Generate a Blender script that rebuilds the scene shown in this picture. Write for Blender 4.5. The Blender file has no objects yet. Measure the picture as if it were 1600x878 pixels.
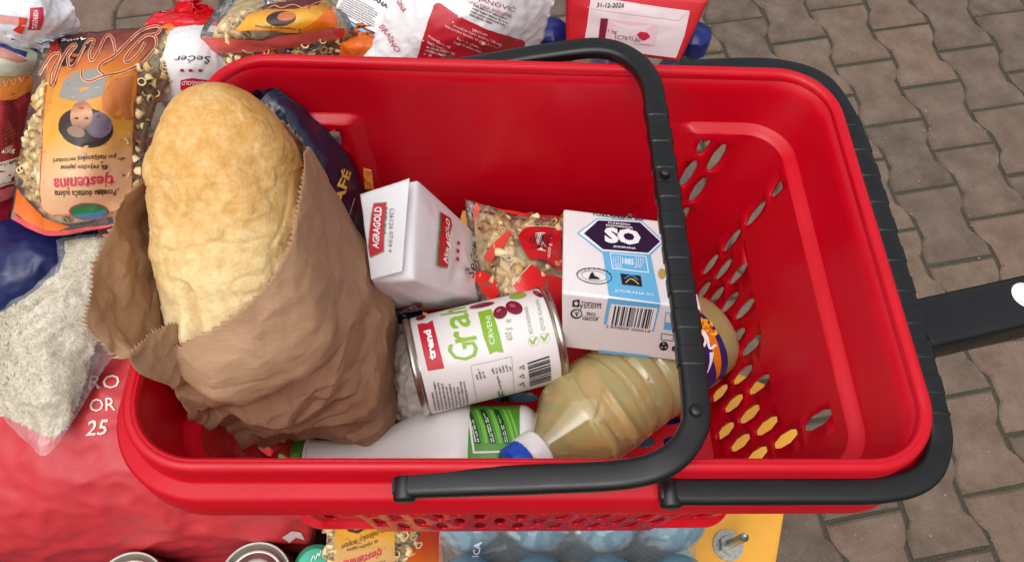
import bpy, bmesh, math, random
import numpy as np
from mathutils import Vector, Matrix, noise

random.seed(7)
scene = bpy.context.scene
R = math.radians

# ------------------------------------------------------------------ camera
F_PX, PITCH, CAM_H = 1200.0, R(64), 1.63          # pixels at 1600 wide, looking down, eye height
cam_data = bpy.data.cameras.new('camera')
cam_data.sensor_width = 36.0
cam_data.lens = 36.0 * F_PX / 1600.0
cam_data.clip_start, cam_data.clip_end = 0.02, 200.0
cam = bpy.data.objects.new('camera', cam_data)
scene.collection.objects.link(cam)
cam.location = (0, 0, CAM_H)
cam.rotation_euler = (R(90) - PITCH, 0, 0)
scene.camera = cam

# ------------------------------------------------------------------ sky and sun (overcast)
SUN_EL, SUN_AZ = R(70), R(215)                     # azimuth measured from +Y clockwise
world = bpy.data.worlds.new('World')
scene.world = world
world.use_nodes = True
wn = world.node_tree
wn.nodes.clear()
wo = wn.nodes.new('ShaderNodeOutputWorld')
wb = wn.nodes.new('ShaderNodeBackground')
wh = wn.nodes.new('ShaderNodeHueSaturation')
ws = wn.nodes.new('ShaderNodeTexSky')
ws.sky_type = 'NISHITA'
ws.sun_disc = False
ws.sun_elevation = SUN_EL
ws.sun_rotation = SUN_AZ
ws.air_density, ws.dust_density, ws.ozone_density = 1.0, 4.0, 1.0
wh.inputs['Saturation'].default_value = 0.22
wb.inputs['Strength'].default_value = 0.13
wn.links.new(ws.outputs[0], wh.inputs['Color'])
wn.links.new(wh.outputs[0], wb.inputs['Color'])
wn.links.new(wb.outputs[0], wo.inputs[0])
sd = bpy.data.lights.new('sun', 'SUN')
sd.energy, sd.angle, sd.color = 1.2, R(80), (1.0, 0.97, 0.93)
sun = bpy.data.objects.new('sun', sd)
scene.collection.objects.link(sun)
_d = Vector((math.sin(SUN_AZ) * math.cos(SUN_EL), math.cos(SUN_AZ) * math.cos(SUN_EL), math.sin(SUN_EL)))
sun.rotation_euler = _d.to_track_quat('Z', 'Y').to_euler()
scene.view_settings.view_transform = 'Standard'
scene.view_settings.look = 'None'
scene.view_settings.gamma = 1.0
scene.view_settings.use_curve_mapping = False
scene.view_settings.exposure = 0.36
scene.cycles.use_denoising = True
scene.cycles.max_bounces = 14
scene.cycles.transparent_max_bounces = 32
scene.cycles.transmission_bounces = 10
scene.cycles.blur_glossy = 0.3

# ------------------------------------------------------------------ helpers: geometry of the view (to measure places)
_fw = np.array([0, math.cos(PITCH), -math.sin(PITCH)])
_up = np.array([0, math.sin(PITCH), math.cos(PITCH)])
_c0 = np.array([0, 0, CAM_H])


def ray(px, py):
    return (px - 800) / F_PX * np.array([1.0, 0, 0]) + (439 - py) / F_PX * _up + _fw


def at(px, py, z):
    """the point at height z seen at that place of the photograph"""
    r = ray(px, py)
    return _c0 + r * (z - CAM_H) / r[2]


def proj(p):
    p = np.asarray(p, float) - _c0
    d = p @ _fw
    return np.stack([800 + F_PX * p[..., 0] / d, 439 - F_PX * (p @ _up) / d], -1)


def Z(ox, oy, s):
    return lambda x, y: (ox + x / s, oy + y / s)


# ------------------------------------------------------------------ helpers: materials
def C(h):
    h = h.lstrip('#')
    v = [int(h[i:i + 2], 16) / 255 for i in (0, 2, 4)]
    return tuple((c / 12.92 if c <= 0.04045 else ((c + 0.055) / 1.055) ** 2.4) for c in v) + (1.0,)


class NT:
    def __init__(self, name):
        self.m = bpy.data.materials.new(name)
        self.m.use_nodes = True
        self.t = self.m.node_tree
        self.b = self.t.nodes['Principled BSDF']
        self.out = self.t.nodes['Material Output']

    def n(self, kind, **kw):
        nd = self.t.nodes.new('ShaderNode' + kind)
        for k, v in kw.items():
            if k in nd.inputs.keys():
                nd.inputs[k].default_value = v
            else:
                setattr(nd, k, v)
        return nd

    def l(self, a, b):
        self.t.links.new(a, b)

    def coord(self, which='Object', scale=None):
        c = self.n('TexCoord')
        if scale is None:
            return c.outputs[which]
        mp = self.n('Mapping')
        mp.inputs['Scale'].default_value = scale
        self.l(c.outputs[which], mp.inputs['Vector'])
        return mp.outputs[0]

    def noise(self, vec, scale, detail=4, rough=0.55, dist=0.0):
        nd = self.n('TexNoise')
        nd.inputs['Scale'].default_value = scale
        nd.inputs['Detail'].default_value = detail
        nd.inputs['Roughness'].default_value = rough
        nd.inputs['Distortion'].default_value = dist
        self.l(vec, nd.inputs['Vector'])
        return nd.outputs['Fac']

    def ramp(self, fac, stops):
        r = self.n('ValToRGB')
        e = r.color_ramp.elements
        while len(e) > len(stops):
            e.remove(e[-1])
        while len(e) < len(stops):
            e.new(0.5)
        for el, (p, c) in zip(e, stops):
            el.position = p
            el.color = c
        self.l(fac, r.inputs[0])
        return r.outputs[0]

    def mix(self, fac, a, b, blend='MIX'):
        mx = self.n('MixRGB', blend_type=blend)
        for s, v in ((0, fac), (1, a), (2, b)):
            if hasattr(v, 'is_output'):
                self.l(v, mx.inputs[s])
            else:
                mx.inputs[s].default_value = v
        return mx.outputs[0]

    def bump(self, h, strength, dist=0.001, normal=None):
        bp = self.n('Bump')
        bp.inputs['Strength'].default_value = strength
        bp.inputs['Distance'].default_value = dist
        self.l(h, bp.inputs['Height'])
        if normal is not None:
            self.l(normal, bp.inputs['Normal'])
        self.l(bp.outputs[0], self.b.inputs['Normal'])
        return bp.outputs[0]

    def set(self, **kw):
        for k, v in kw.items():
            k = k.replace('_', ' ')
            if hasattr(v, 'is_output'):
                self.l(v, self.b.inputs[k])
            else:
                self.b.inputs[k].default_value = v
        return self


def plain(name, col, rough=0.5, spec=0.5, var=0.08, vscale=60, bump=0.0, bscale=200, metal=0.0, coat=0.0):
    t = NT(name)
    v = t.coord()
    col = C(col) if isinstance(col, str) else col
    f = t.noise(v, vscale, 5)
    a = tuple(c * (1 - var) for c in col[:3]) + (1,)
    b = tuple(min(1, c * (1 + var)) for c in col[:3]) + (1,)
    t.set(Base_Color=t.ramp(f, [(0.3, a), (0.7, b)]), Metallic=metal)
    t.set(Roughness=t.ramp(t.noise(v, vscale * 0.6, 4), [(0.3, (max(0, rough - .07),) * 3 + (1,)), (0.7, (min(1, rough + .07),) * 3 + (1,))]))
    t.b.inputs['Specular IOR Level'].default_value = spec
    t.b.inputs['Coat Weight'].default_value = coat
    if bump:
        t.bump(t.noise(v, bscale, 5), bump, 0.001)
    return t.m


_ink = {}


def ink(h, rough=0.45):
    k = (h, rough)
    if k not in _ink:
        t = NT('ink_' + h.lstrip('#'))
        t.set(Base_Color=C(h), Roughness=rough)
        _ink[k] = t.m
    return _ink[k]


def gradient_ink(name, stops, rough=0.4, mottled=0.0):
    t = NT(name)
    uv = t.n('TexCoord').outputs['UV']
    sx = t.n('SeparateXYZ')
    t.l(uv, sx.inputs[0])
    f = sx.outputs['Y']
    if mottled:
        ad = t.n('MixRGB', blend_type='ADD')
        ad.inputs[0].default_value = mottled
        t.l(f, ad.inputs[1])
        t.l(t.noise(uv, 4, 3), ad.inputs[2])
        f = ad.outputs[0]
    t.set(Base_Color=t.ramp(f, [(p, C(c)) for p, c in stops]), Roughness=rough)
    return t.m


def film_mat(name, tint=(1, 1, 1), gloss=0.10, rough=0.08, bump=0.0, bscale=60, haze=0.0):
    """thin clear plastic film"""
    t = NT(name)
    t.t.nodes.remove(t.b)
    tr = t.n('BsdfTransparent')
    tr.inputs[0].default_value = tuple(tint) + (1,)
    gl = t.n('BsdfGlossy')
    gl.inputs['Roughness'].default_value = rough
    fr = t.n('Fresnel')
    fr.inputs[0].default_value = 1.45
    ad = t.n('Math', operation='ADD')
    ad.inputs[1].default_value = gloss
    ad.use_clamp = True
    t.l(fr.outputs[0], ad.inputs[0])
    mx = t.n('MixShader')
    t.l(ad.outputs[0], mx.inputs[0])
    t.l(tr.outputs[0], mx.inputs[1])
    t.l(gl.outputs[0], mx.inputs[2])
    last = mx.outputs[0]
    if haze:
        df = t.n('BsdfDiffuse')
        df.inputs[0].default_value = tuple(min(1, c * .9) for c in tint) + (1,)
        m2 = t.n('MixShader')
        m2.inputs[0].default_value = haze
        t.l(last, m2.inputs[1])
        t.l(df.outputs[0], m2.inputs[2])
        last = m2.outputs[0]
    if bump:
        bp = t.n('Bump')
        bp.inputs['Strength'].default_value = bump
        bp.inputs['Distance'].default_value = 0.002
        t.l(t.noise(t.coord(), bscale, 4), bp.inputs['Height'])
        t.l(bp.outputs[0], gl.inputs['Normal'])
    t.l(last, t.out.inputs[0])
    return t.m


# ------------------------------------------------------------------ helpers: objects
col = scene.collection
_inv = {}


def tag(o, label, cat, group=None, kind=None):
    if label:
        o['label'] = label
    if cat:
        o['category'] = cat
    if group:
        o['group'] = group
    if kind:
        o['kind'] = kind
    return o


def thing(name, label, cat, M=(0, 0, 0), group=None):
    o = bpy.data.objects.new(name, None)
    col.objects.link(o)
    o.empty_display_size = 0.02
    m = M if isinstance(M, Matrix) else Matrix.Translation(Vector(M))
    o.matrix_world = m
    _inv[o.name] = m.inverted()
    return tag(o, label, cat, group)


def obj(name, verts, faces, mat, parent=None, smooth=True, uvs=None, local=False):
    me = bpy.data.meshes.new(name)
    if parent is not None and not local:
        iv = _inv[parent.name]
        verts = [iv @ Vector(v) for v in verts]
    me.from_pydata([tuple(v) for v in verts], [], [tuple(f) for f in faces])
    me.update()
    if smooth:
        me.polygons.foreach_set('use_smooth', [True] * len(me.polygons))
    if uvs is not None:
        ul = me.uv_layers.new(name='UVMap')
        for lp in me.loops:
            ul.data[lp.index].uv = uvs[lp.vertex_index]
    if mat is not None:
        me.materials.append(mat)
    o = bpy.data.objects.new(name, me)
    col.objects.link(o)
    if parent is not None:
        o.parent = parent
        _inv[o.name] = _inv[parent.name]
    else:
        _inv[o.name] = Matrix.Identity(4)
    return o


def clone(o, parent=None):
    c = o.copy()
    col.objects.link(c)
    c.parent = parent
    for ch in list(o.children):
        clone(ch, c)
    return c


def lathe(name, prof, mat, parent, seg=40, squash=None, local=True, smooth=True):
    v, f = [], []
    for r, z in prof:
        for k in range(seg):
            a = 2 * math.pi * k / seg
            x, y = r * math.cos(a), r * math.sin(a)
            if squash:
                x, y, z2 = squash(x, y, z, a)
                v.append((x, y, z2))
            else:
                v.append((x, y, z))
    n = len(prof)
    for i in range(n - 1):
        for k in range(seg):
            k2 = (k + 1) % seg
            f.append((i * seg + k, i * seg + k2, (i + 1) * seg + k2, (i + 1) * seg + k))
    if prof[0][0] > 1e-6:
        f.append(tuple(reversed(range(seg))))
    if prof[-1][0] > 1e-6:
        f.append(tuple((n - 1) * seg + k for k in range(seg)))
    return obj(name, v, f, mat, parent, smooth, local=local)


def sharp(o, ang=40):
    o.data.set_sharp_from_angle(angle=R(ang))
    return o


def bevel(o, w, seg=2, ang=35):
    m = o.modifiers.new('bevel', 'BEVEL')
    m.width, m.segments, m.limit_method, m.angle_limit = w, seg, 'ANGLE', R(ang)
    m.harden_normals = False
    return o


def boxverts(x0, x1, y0, y1, z0, z1):
    v = [(x, y, z) for z in (z0, z1) for y in (y0, y1) for x in (x0, x1)]
    f = [(0, 2, 3, 1), (4, 5, 7, 6), (0, 1, 5, 4), (2, 6, 7, 3), (0, 4, 6, 2), (1, 3, 7, 5)]
    return v, f


# ------------------------------------------------------------------ helpers: flat outlines and lettering (2D)
def fill2d(loops):
    """triangulated region bounded by the loops (even-odd)"""
    cu = bpy.data.curves.new('t', 'CURVE')
    cu.dimensions = '2D'
    cu.fill_mode = 'BOTH'
    for lp in loops:
        s = cu.splines.new('POLY')
        s.points.add(len(lp) - 1)
        for p, q in zip(s.points, lp):
            p.co = (q[0], q[1], 0, 1)
        s.use_cyclic_u = True
    o = bpy.data.objects.new('t', cu)
    me = o.to_mesh()
    v = [(p.co.x, p.co.y) for p in me.vertices]
    f = [tuple(p.vertices) for p in me.polygons]
    o.to_mesh_clear()
    bpy.data.objects.remove(o)
    bpy.data.curves.remove(cu)
    return v, f


_tc = {}


def text2d(s, bold=0.0, shear=0.0, spacing=1.0):
    k = (s, bold, shear, spacing)
    if k in _tc:
        return _tc[k]
    cu = bpy.data.curves.new('t', 'FONT')
    cu.body = s
    cu.offset = bold
    cu.shear = shear
    cu.space_character = spacing
    cu.resolution_u = 2
    o = bpy.data.objects.new('t', cu)
    me = o.to_mesh()
    v = np.array([(p.co.x, p.co.y) for p in me.vertices]) if len(me.vertices) else np.zeros((0, 2))
    f = [tuple(p.vertices) for p in me.polygons]
    o.to_mesh_clear()
    bpy.data.objects.remove(o)
    bpy.data.curves.remove(cu)
    if len(v):
        mn, mx = v.min(0), v.max(0)
        v = (v - mn) / (mx - mn)
    _tc[k] = (v, f)
    return v, f


# ------------------------------------------------------------------ helpers: surfaces that carry print
def crom(P, t):
    """Catmull-Rom through the rows of P (n, ...) at parameters t in 0..1"""
    n = len(P)
    if n == 2:
        t = np.asarray(t).reshape((-1,) + (1,) * (P.ndim - 1))
        return P[0] * (1 - t) + P[1] * t
    Q = np.concatenate([[2 * P[0] - P[1]], P, [2 * P[-1] - P[-2]]])
    x = np.clip(np.asarray(t), 0, 1) * (n - 1)
    i = np.minimum(x.astype(int), n - 2)
    u = (x - i).reshape((-1,) + (1,) * (P.ndim - 1))
    a, b, c, d = Q[i], Q[i + 1], Q[i + 2], Q[i + 3]
    return 0.5 * (2 * b + (c - a) * u + (2 * a - 5 * b + 4 * c - d) * u * u + (3 * b - a - 3 * c + d) * u ** 3)


class Surf:
    """a dense (nv, nu) net of points; u runs along columns, v along rows"""

    def __init__(self, P):
        self.P = P
        self.nv, self.nu = P.shape[:2]
        du = np.gradient(P, axis=1)
        dv = np.gradient(P, axis=0)
        n = np.cross(du, dv)
        n /= np.linalg.norm(n, axis=2, keepdims=True) + 1e-12
        self.N = n
        self.q = proj(P)

    @classmethod
    def grid(cls, ctrl, nu=60, nv=60, disp=None, z=None):
        """ctrl: rows of (px, py, z) from the front edge to the back edge, left to right"""
        A = np.array([[at(*c) for c in row] for row in ctrl])
        return cls.pts(A, nu, nv, disp)

    @classmethod
    def pts(cls, A, nu=60, nv=60, disp=None):
        B = crom(A, np.linspace(0, 1, nv))
        B = np.swapaxes(crom(np.swapaxes(B, 0, 1), np.linspace(0, 1, nu)), 0, 1)
        s = cls(B)
        if disp:
            D = np.zeros((nv, nu))
            for j in range(nv):
                for i in range(nu):
                    D[j, i] = disp(Vector(B[j, i]), i / (nu - 1), j / (nv - 1))
            s = cls(B + s.N * D[..., None])
        return s

    @classmethod
    def func(cls, f, nu=60, nv=60):
        return cls(np.array([[f(i / (nu - 1), j / (nv - 1)) for i in range(nu)] for j in range(nv)]))

    def ev(self, u, v, off=0.0):
        x = min(max(u, 0), 1) * (self.nu - 1)
        y = min(max(v, 0), 1) * (self.nv - 1)
        i, j = min(int(x), self.nu - 2), min(int(y), self.nv - 2)
        a, b = x - i, y - j
        w = ((1 - a) * (1 - b), a * (1 - b), (1 - a) * b, a * b)
        P, N = self.P, self.N
        p = P[j, i] * w[0] + P[j, i + 1] * w[1] + P[j + 1, i] * w[2] + P[j + 1, i + 1] * w[3]
        n = N[j, i] * w[0] + N[j, i + 1] * w[1] + N[j + 1, i] * w[2] + N[j + 1, i + 1] * w[3]
        return p + n * off

    def uv(self, p):
        """place on the surface that shows at photograph position p"""
        p = np.array(p, float)
        d = ((self.q - p) ** 2).sum(2)
        j, i = np.unravel_index(np.argmin(d), d.shape)
        u, v = i / (self.nu - 1), j / (self.nv - 1)
        e = 1.0 / (max(self.nu, self.nv) - 1)
        for _ in range(6):
            def pr(a, b):
                x = a * (self.nu - 1); y = b * (self.nv - 1)
                ii = min(max(int(math.floor(x)), 0), self.nu - 2); jj = min(max(int(math.floor(y)), 0), self.nv - 2)
                fa, fb = x - ii, y - jj
                q = self.q
                return q[jj, ii] * (1 - fa) * (1 - fb) + q[jj, ii + 1] * fa * (1 - fb) + q[jj + 1, ii] * (1 - fa) * fb + q[jj + 1, ii + 1] * fa * fb
            r = p - pr(u, v)
            J = np.stack([(pr(u + e, v) - pr(u - e, v)) / (2 * e), (pr(u, v + e) - pr(u, v - e)) / (2 * e)], 1)
            if abs(np.linalg.det(J)) < 1e-3:
                break
            s = np.linalg.solve(J, r)
            s = np.clip(s, -.1, .1)
            u, v = min(max(u + s[0], -.2), 1.2), min(max(v + s[1], -.2), 1.2)
        return np.array([u, v])

    def mesh(self, flip=False):
        v = [tuple(p) for p in self.P.reshape(-1, 3)]
        f = []
        for j in range(self.nv - 1):
            for i in range(self.nu - 1):
                a = j * self.nu + i
                q = (a, a + 1, a + self.nu + 1, a + self.nu)
                f.append(q[::-1] if flip else q)
        return v, f

    def sheet(self, name, mat, parent, thick=0.0, smooth=True):
        v, f = self.mesh()
        uvs = [(i / (self.nu - 1), j / (self.nv - 1)) for j in range(self.nv) for i in range(self.nu)]
        o = obj(name, v, f, mat, parent, smooth, uvs)
        if thick:
            m = o.modifiers.new('solid', 'SOLIDIFY')
            m.thickness = thick
            m.offset = -1
        return o

    def pillow(self, name, mat, parent, depth, power=2.5, taper=0.12, down=None):
        """closed bag: this net is its front, the back bulges away by depth"""
        nv, nu = self.nv, self.nu
        V = [tuple(p) for p in self.P.reshape(-1, 3)]
        uvs = [(i / (nu - 1), j / (nv - 1)) for j in range(nv) for i in range(nu)]
        f = []
        for j in range(nv - 1):
            for i in range(nu - 1):
                a = j * nu + i
                f.append((a, a + 1, a + nu + 1, a + nu))
        idx = {}
        for j in range(nv):
            for i in range(nu):
                if i in (0, nu - 1) or j in (0, nv - 1):
                    idx[i, j] = j * nu + i
                else:
                    x, y = 2 * i / (nu - 1) - 1, 2 * j / (nv - 1) - 1
                    b = (max(0, 1 - abs(x) ** power) * max(0, 1 - abs(y) ** power)) ** 0.5
                    n = np.array(down) if down is not None else -self.N[j, i]
                    idx[i, j] = len(V)
                    V.append(tuple(self.P[j, i] + n * depth * b))
                    uvs.append((i / (nu - 1), j / (nv - 1)))
        for j in range(nv - 1):
            for i in range(nu - 1):
                f.append((idx[i, j], idx[i, j + 1], idx[i + 1, j + 1], idx[i + 1, j]))
        return obj(name, V, f, mat, parent, True, uvs)


def cut2d(v, f, cells):
    """cut a 2D mesh along lines so that it can follow a curved surface"""
    bm = bmesh.new()
    bv = [bm.verts.new((a, b, 0)) for a, b in v]
    for q in f:
        try:
            bm.faces.new([bv[i] for i in q])
        except ValueError:
            pass
    for axis, lines in enumerate(cells):
        n = (1, 0, 0) if axis == 0 else (0, 1, 0)
        for c in lines:
            co = (c, 0, 0) if axis == 0 else (0, c, 0)
            bmesh.ops.bisect_plane(bm, geom=bm.verts[:] + bm.edges[:] + bm.faces[:], plane_co=co, plane_no=n, dist=1e-7)
    bm.verts.index_update()
    V = [(q.co.x, q.co.y) for q in bm.verts]
    Fc = [tuple(x.index for x in q.verts) for q in bm.faces]
    bm.free()
    return V, Fc


def place(S, name, v, f, mat, parent, off=0.0004, step=None):
    """lay a flat outline given in surface (u, v) onto the surface"""
    if not len(v) or not f:
        return None
    a = np.array(v)
    if step:
        lo, hi = a.min(0), a.max(0)
        cells = [[c for c in np.arange(0, 1.0001, step) if lo[k] + 1e-5 < c < hi[k] - 1e-5] for k in (0, 1)]
        v, f = cut2d(v, f, cells)
        a = np.array(v)
    lo, hi = a.min(0), a.max(0)
    uvs = [((p[0] - lo[0]) / (hi[0] - lo[0] + 1e-9), (p[1] - lo[1]) / (hi[1] - lo[1] + 1e-9)) for p in v]
    P = [S.ev(p[0], p[1], off) for p in v]
    # face outward
    n = Vector((0, 0, 0))
    flip = False
    if f:
        x = [Vector(P[i]) for i in f[0][:3]]
        nn = (x[1] - x[0]).cross(x[2] - x[0])
        sn = Vector(S.ev(v[f[0][0]][0], v[f[0][0]][1], 1.0) - S.ev(v[f[0][0]][0], v[f[0][0]][1], 0.0))
        flip = nn.dot(sn) < 0
    if flip:
        f = [q[::-1] for q in f]
    return obj(name, P, f, mat, parent, True, uvs)


def frame(S, bl, br, tl):
    o, a, b = S.uv(bl), S.uv(br), S.uv(tl)
    return o, a - o, b - o


def ptext(S, s, bl, br, tl, mat, parent, name='lettering', bold=0.0, shear=0.0, off=0.0006, spacing=1.0, step=None):
    v, f = text2d(s, bold, shear, spacing)
    o, x, y = frame(S, bl, br, tl)
    return place(S, name, [tuple(o + x * p[0] + y * p[1]) for p in v], f, mat, parent, off, step)


def ppoly(S, pts, mat, parent, name='print', off=0.0004, step=0.06, holes=()):
    loops = [[tuple(S.uv(p)) for p in pts]] + [[tuple(S.uv(p)) for p in h] for h in holes]
    v, f = fill2d(loops)
    return place(S, name, v, f, mat, parent, off, step)


def pquad(S, bl, br, tl, rects, mat, parent, name='print', off=0.0006, step=None):
    """rects in the unit square of the parallelogram bl, br, tl, as one mesh"""
    o, x, y = frame(S, bl, br, tl)
    v, f = [], []
    for (a, b, c, d) in rects:
        i = len(v)
        for p in ((a, c), (b, c), (b, d), (a, d)):
            v.append(tuple(o + x * p[0] + y * p[1]))
        f.append((i, i + 1, i + 2, i + 3))
    return place(S, name, v, f, mat, parent, off, step)


def small_print(S, bl, br, tl, n, mat, parent, seed=0, aspect=3.0, fill=0.95, just=False):
    """lines of print too small to read"""
    rd = random.Random(seed)
    rects = []
    lh = 1.0 / n
    for k in range(n):
        x, y = 0.0, 1 - (k + .8) * lh
        end = rd.uniform(.8, 1) * fill if not just else fill
        if k == n - 1:
            end *= rd.uniform(.4, .9)
        while x < end:
            wl = rd.randint(2, 9)
            for q in range(wl):
                w = rd.uniform(.25, .55) * lh / aspect
                h = rd.choice([.42, .42, .55, .6]) * lh
                rects.append((x, x + w, y, y + h))
                x += w + .14 * lh / aspect
                if x > end:
                    break
            x += .4 * lh / aspect
    return pquad(S, bl, br, tl, rects, mat, parent, 'small_print')


def barcode(S, bl, br, tl, mat, parent, seed=1, n=28, white=None, pad=.06):
    rd = random.Random(seed)
    if white:
        pquad(S, bl, br, tl, [(-pad, 1 + pad, -pad, 1 + pad)], white, parent, 'barcode_patch', 0.0005, 0.06)
    rects, x = [], 0.0
    ws = [rd.choice([1, 1, 2, 3]) for _ in range(2 * n)]
    t = sum(ws)
    for k, w in enumerate(ws):
        if k % 2 == 0:
            rects.append((x / t, (x + w) / t, 0, 1))
        x += w
    return pquad(S, bl, br, tl, rects, mat, parent, 'barcode', 0.0008)


def ellipse(cx, cy, a, b, rot=0, n=28):
    c, s = math.cos(rot), math.sin(rot)
    return [(cx + a * math.cos(t) * c - b * math.sin(t) * s, cy + a * math.cos(t) * s + b * math.sin(t) * c)
            for t in [2 * math.pi * k / n for k in range(n)]]


def ribbon(pts, w, n=60):
    """outline strip of a brush stroke through the points (2D)"""
    P = crom(np.array(pts, float), np.linspace(0, 1, n))
    T = np.gradient(P, axis=0)
    T /= np.linalg.norm(T, axis=1, keepdims=True) + 1e-9
    Nn = np.stack([-T[:, 1], T[:, 0]], 1)
    if np.isscalar(w):
        w = np.full(n, w)
    else:
        w = np.interp(np.linspace(0, 1, n), np.linspace(0, 1, len(w)), w)
    return P + Nn * w[:, None] / 2, P - Nn * w[:, None] / 2


def stroke(S, pts, w, mat, parent, name='lettering', off=0.0007, n=60):
    a, b = ribbon(pts, w, n)
    v = [tuple(S.uv(p)) for p in a] + [tuple(S.uv(p)) for p in b]
    f = [(i, i + 1, n + i + 1, n + i) for i in range(n - 1)]
    return place(S, name, v, f, mat, parent, off)


def sweep(path, section, scales=None, closed=False, upv=(0, 0, 1), cap=True):
    """sweep a section [(side, up)] along 3D points"""
    P = np.array(path, float)
    n = len(P)
    if closed:
        T = np.roll(P, -1, 0) - np.roll(P, 1, 0)
    else:
        T = np.gradient(P, axis=0)
    T /= np.linalg.norm(T, axis=1, keepdims=True) + 1e-12
    U = np.array(upv, float)
    V = []
    for k in range(n):
        side = np.cross(T[k], U)
        side /= np.linalg.norm(side)
        u2 = np.cross(side, T[k])
        s = scales[k] if scales is not None else (1, 1)
        for a, b in section:
            V.append(P[k] + side * a * s[0] + u2 * b * s[1])
    m = len(section)
    f = []
    for k in range(n if closed else n - 1):
        k2 = (k + 1) % n
        for q in range(m):
            q2 = (q + 1) % m
            f.append((k * m + q, k2 * m + q, k2 * m + q2, k * m + q2))
    if not closed and cap:
        f.append(tuple(reversed(range(m))))
        f.append(tuple((n - 1) * m + q for q in range(m)))
    return V, f


def rrect(w, h, r, k=4):
    out = []
    for cx, cy, a0 in ((w / 2 - r, h / 2 - r, 0), (-w / 2 + r, h / 2 - r, 90), (-w / 2 + r, -h / 2 + r, 180), (w / 2 - r, -h / 2 + r, 270)):
        for q in range(k + 1):
            a = R(a0 + 90 * q / k)
            out.append((cx + r * math.cos(a), cy + r * math.sin(a)))
    return out


def orient(o, zdir, xhint=(0, 0, 1)):
    z = Vector(zdir).normalized()
    x = Vector(xhint)
    x = (x - z * x.dot(z)).normalized()
    y = z.cross(x)
    m = Matrix((x, y, z)).transposed().to_4x4()
    m.translation = Vector(o)
    return m


def crumple(scale, amp, seed=0.0, ridge=0.6):
    def f(p, u, v):
        q = p * scale + Vector((seed, seed * 1.7, -seed))
        n1 = noise.noise(q)
        n2 = noise.noise(q * 2.3)
        n3 = noise.noise(q * 5.1)
        r = (1 - abs(n1)) ** 3 + 0.5 * (1 - abs(n2)) ** 3 + .25 * (1 - abs(n3)) ** 3
        return amp * (ridge * (r - .7) + (1 - ridge) * (n1 + .4 * n2))
    return f


def facets_fold(scale, amp, seed=0.0, warp=.35):
    """sharp folds of stiff paper: planar facets meeting in creases"""
    def f(p, u, v):
        q = p * scale + Vector((seed, -seed * 1.3, seed * .7))
        q = q + Vector((noise.noise(q * .8), noise.noise(q * .8 + Vector((7, 0, 0))), noise.noise(q * .8 + Vector((0, 9, 0))))) * warp
        d1 = noise.voronoi(q, distance_metric='MANHATTAN')[0]
        d2 = noise.voronoi(q * 2.1 + Vector((3, 3, 3)), distance_metric='MANHATTAN')[0]
        return amp * ((d1[0] - .55) + .4 * (d2[0] - .55))
    return f


# ================================================================== GROUND
def paver_material():
    t = NT('concrete_paver')
    v = t.coord('Object')
    oi = t.n('ObjectInfo')
    add = t.n('VectorMath', operation='ADD')
    sc_ = t.n('VectorMath', operation='SCALE')
    cmb = t.n('CombineXYZ')
    t.l(oi.outputs['Random'], cmb.inputs[0])
    t.l(oi.outputs['Random'], cmb.inputs[1])
    sc_.inputs['Scale'].default_value = 37.0
    t.l(cmb.outputs[0], sc_.inputs[0])
    t.l(v, add.inputs[0])
    t.l(sc_.outputs[0], add.inputs[1])
    p = add.outputs[0]
    base = t.ramp(oi.outputs['Random'], [(0.0, C('#62524a')), (0.35, C('#745f53')), (.7, C('#7f6957')), (1.0, C('#876a5c'))])
    patch = t.ramp(t.noise(p, 14, 6, .65), [(0.30, C('#40392f')), (0.52, C('#675b51')), (0.75, C('#82756a'))])
    c1 = t.mix(0.55, base, patch)
    grit = t.ramp(t.noise(p, 420, 3, .7), [(0.35, (.42, .40, .38, 1)), (0.52, (1, 1, 1, 1)), (0.68, (1.35, 1.3, 1.25, 1))])
    c2 = t.mix(0.55, c1, grit, 'MULTIPLY')
    vo = t.n('TexVoronoi')
    vo.inputs['Scale'].default_value = 55
    t.l(p, vo.inputs['Vector'])
    spot = t.ramp(vo.outputs['Distance'], [(0.05, (1, 1, 1, 1)), (0.12, (0, 0, 0, 1))])
    sel = t.ramp(t.noise(p, 30, 2), [(0.6, (0, 0, 0, 1)), (0.66, (1, 1, 1, 1))])
    c3 = t.mix(t.mix(1.0, spot, sel, 'MULTIPLY'), c2, C('#a89c90'))
    t.set(Base_Color=c3, Roughness=.88)
    t.b.inputs['Specular IOR Level'].default_value = .25
    t.bump(t.mix(.5, t.noise(p, 300, 5, .7), t.noise(p, 40, 4)), .6, .0022)
    return t.m


def joint_material():
    t = NT('mossy_joint_sand')
    v = t.coord('Object')
    c = t.ramp(t.noise(v, 18, 6, .7), [(0.3, C('#1c1c13')), (0.5, C('#2c2a1d')), (0.7, C('#3c382a'))])
    t.set(Base_Color=t.mix(.5, c, t.ramp(t.noise(v, 300, 3), [(.3, C('#2c291c')), (.7, C('#6a6352'))])), Roughness=.95)
    t.bump(t.noise(v, 250, 5), .9, .004)
    return t.m


gv, gf = [(-60, -60, -.007), (60, -60, -.007), (60, 60, -.007), (-60, 60, -.007)], [(0, 1, 2, 3)]
ground = obj('ground', gv, gf, joint_material(), None, False)
tag(ground, 'brown concrete paving laid in wavy interlocking rows', None, kind='structure')

PL, PE, PW = .208, .172, .128                      # paver length, wide end, waist


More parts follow.
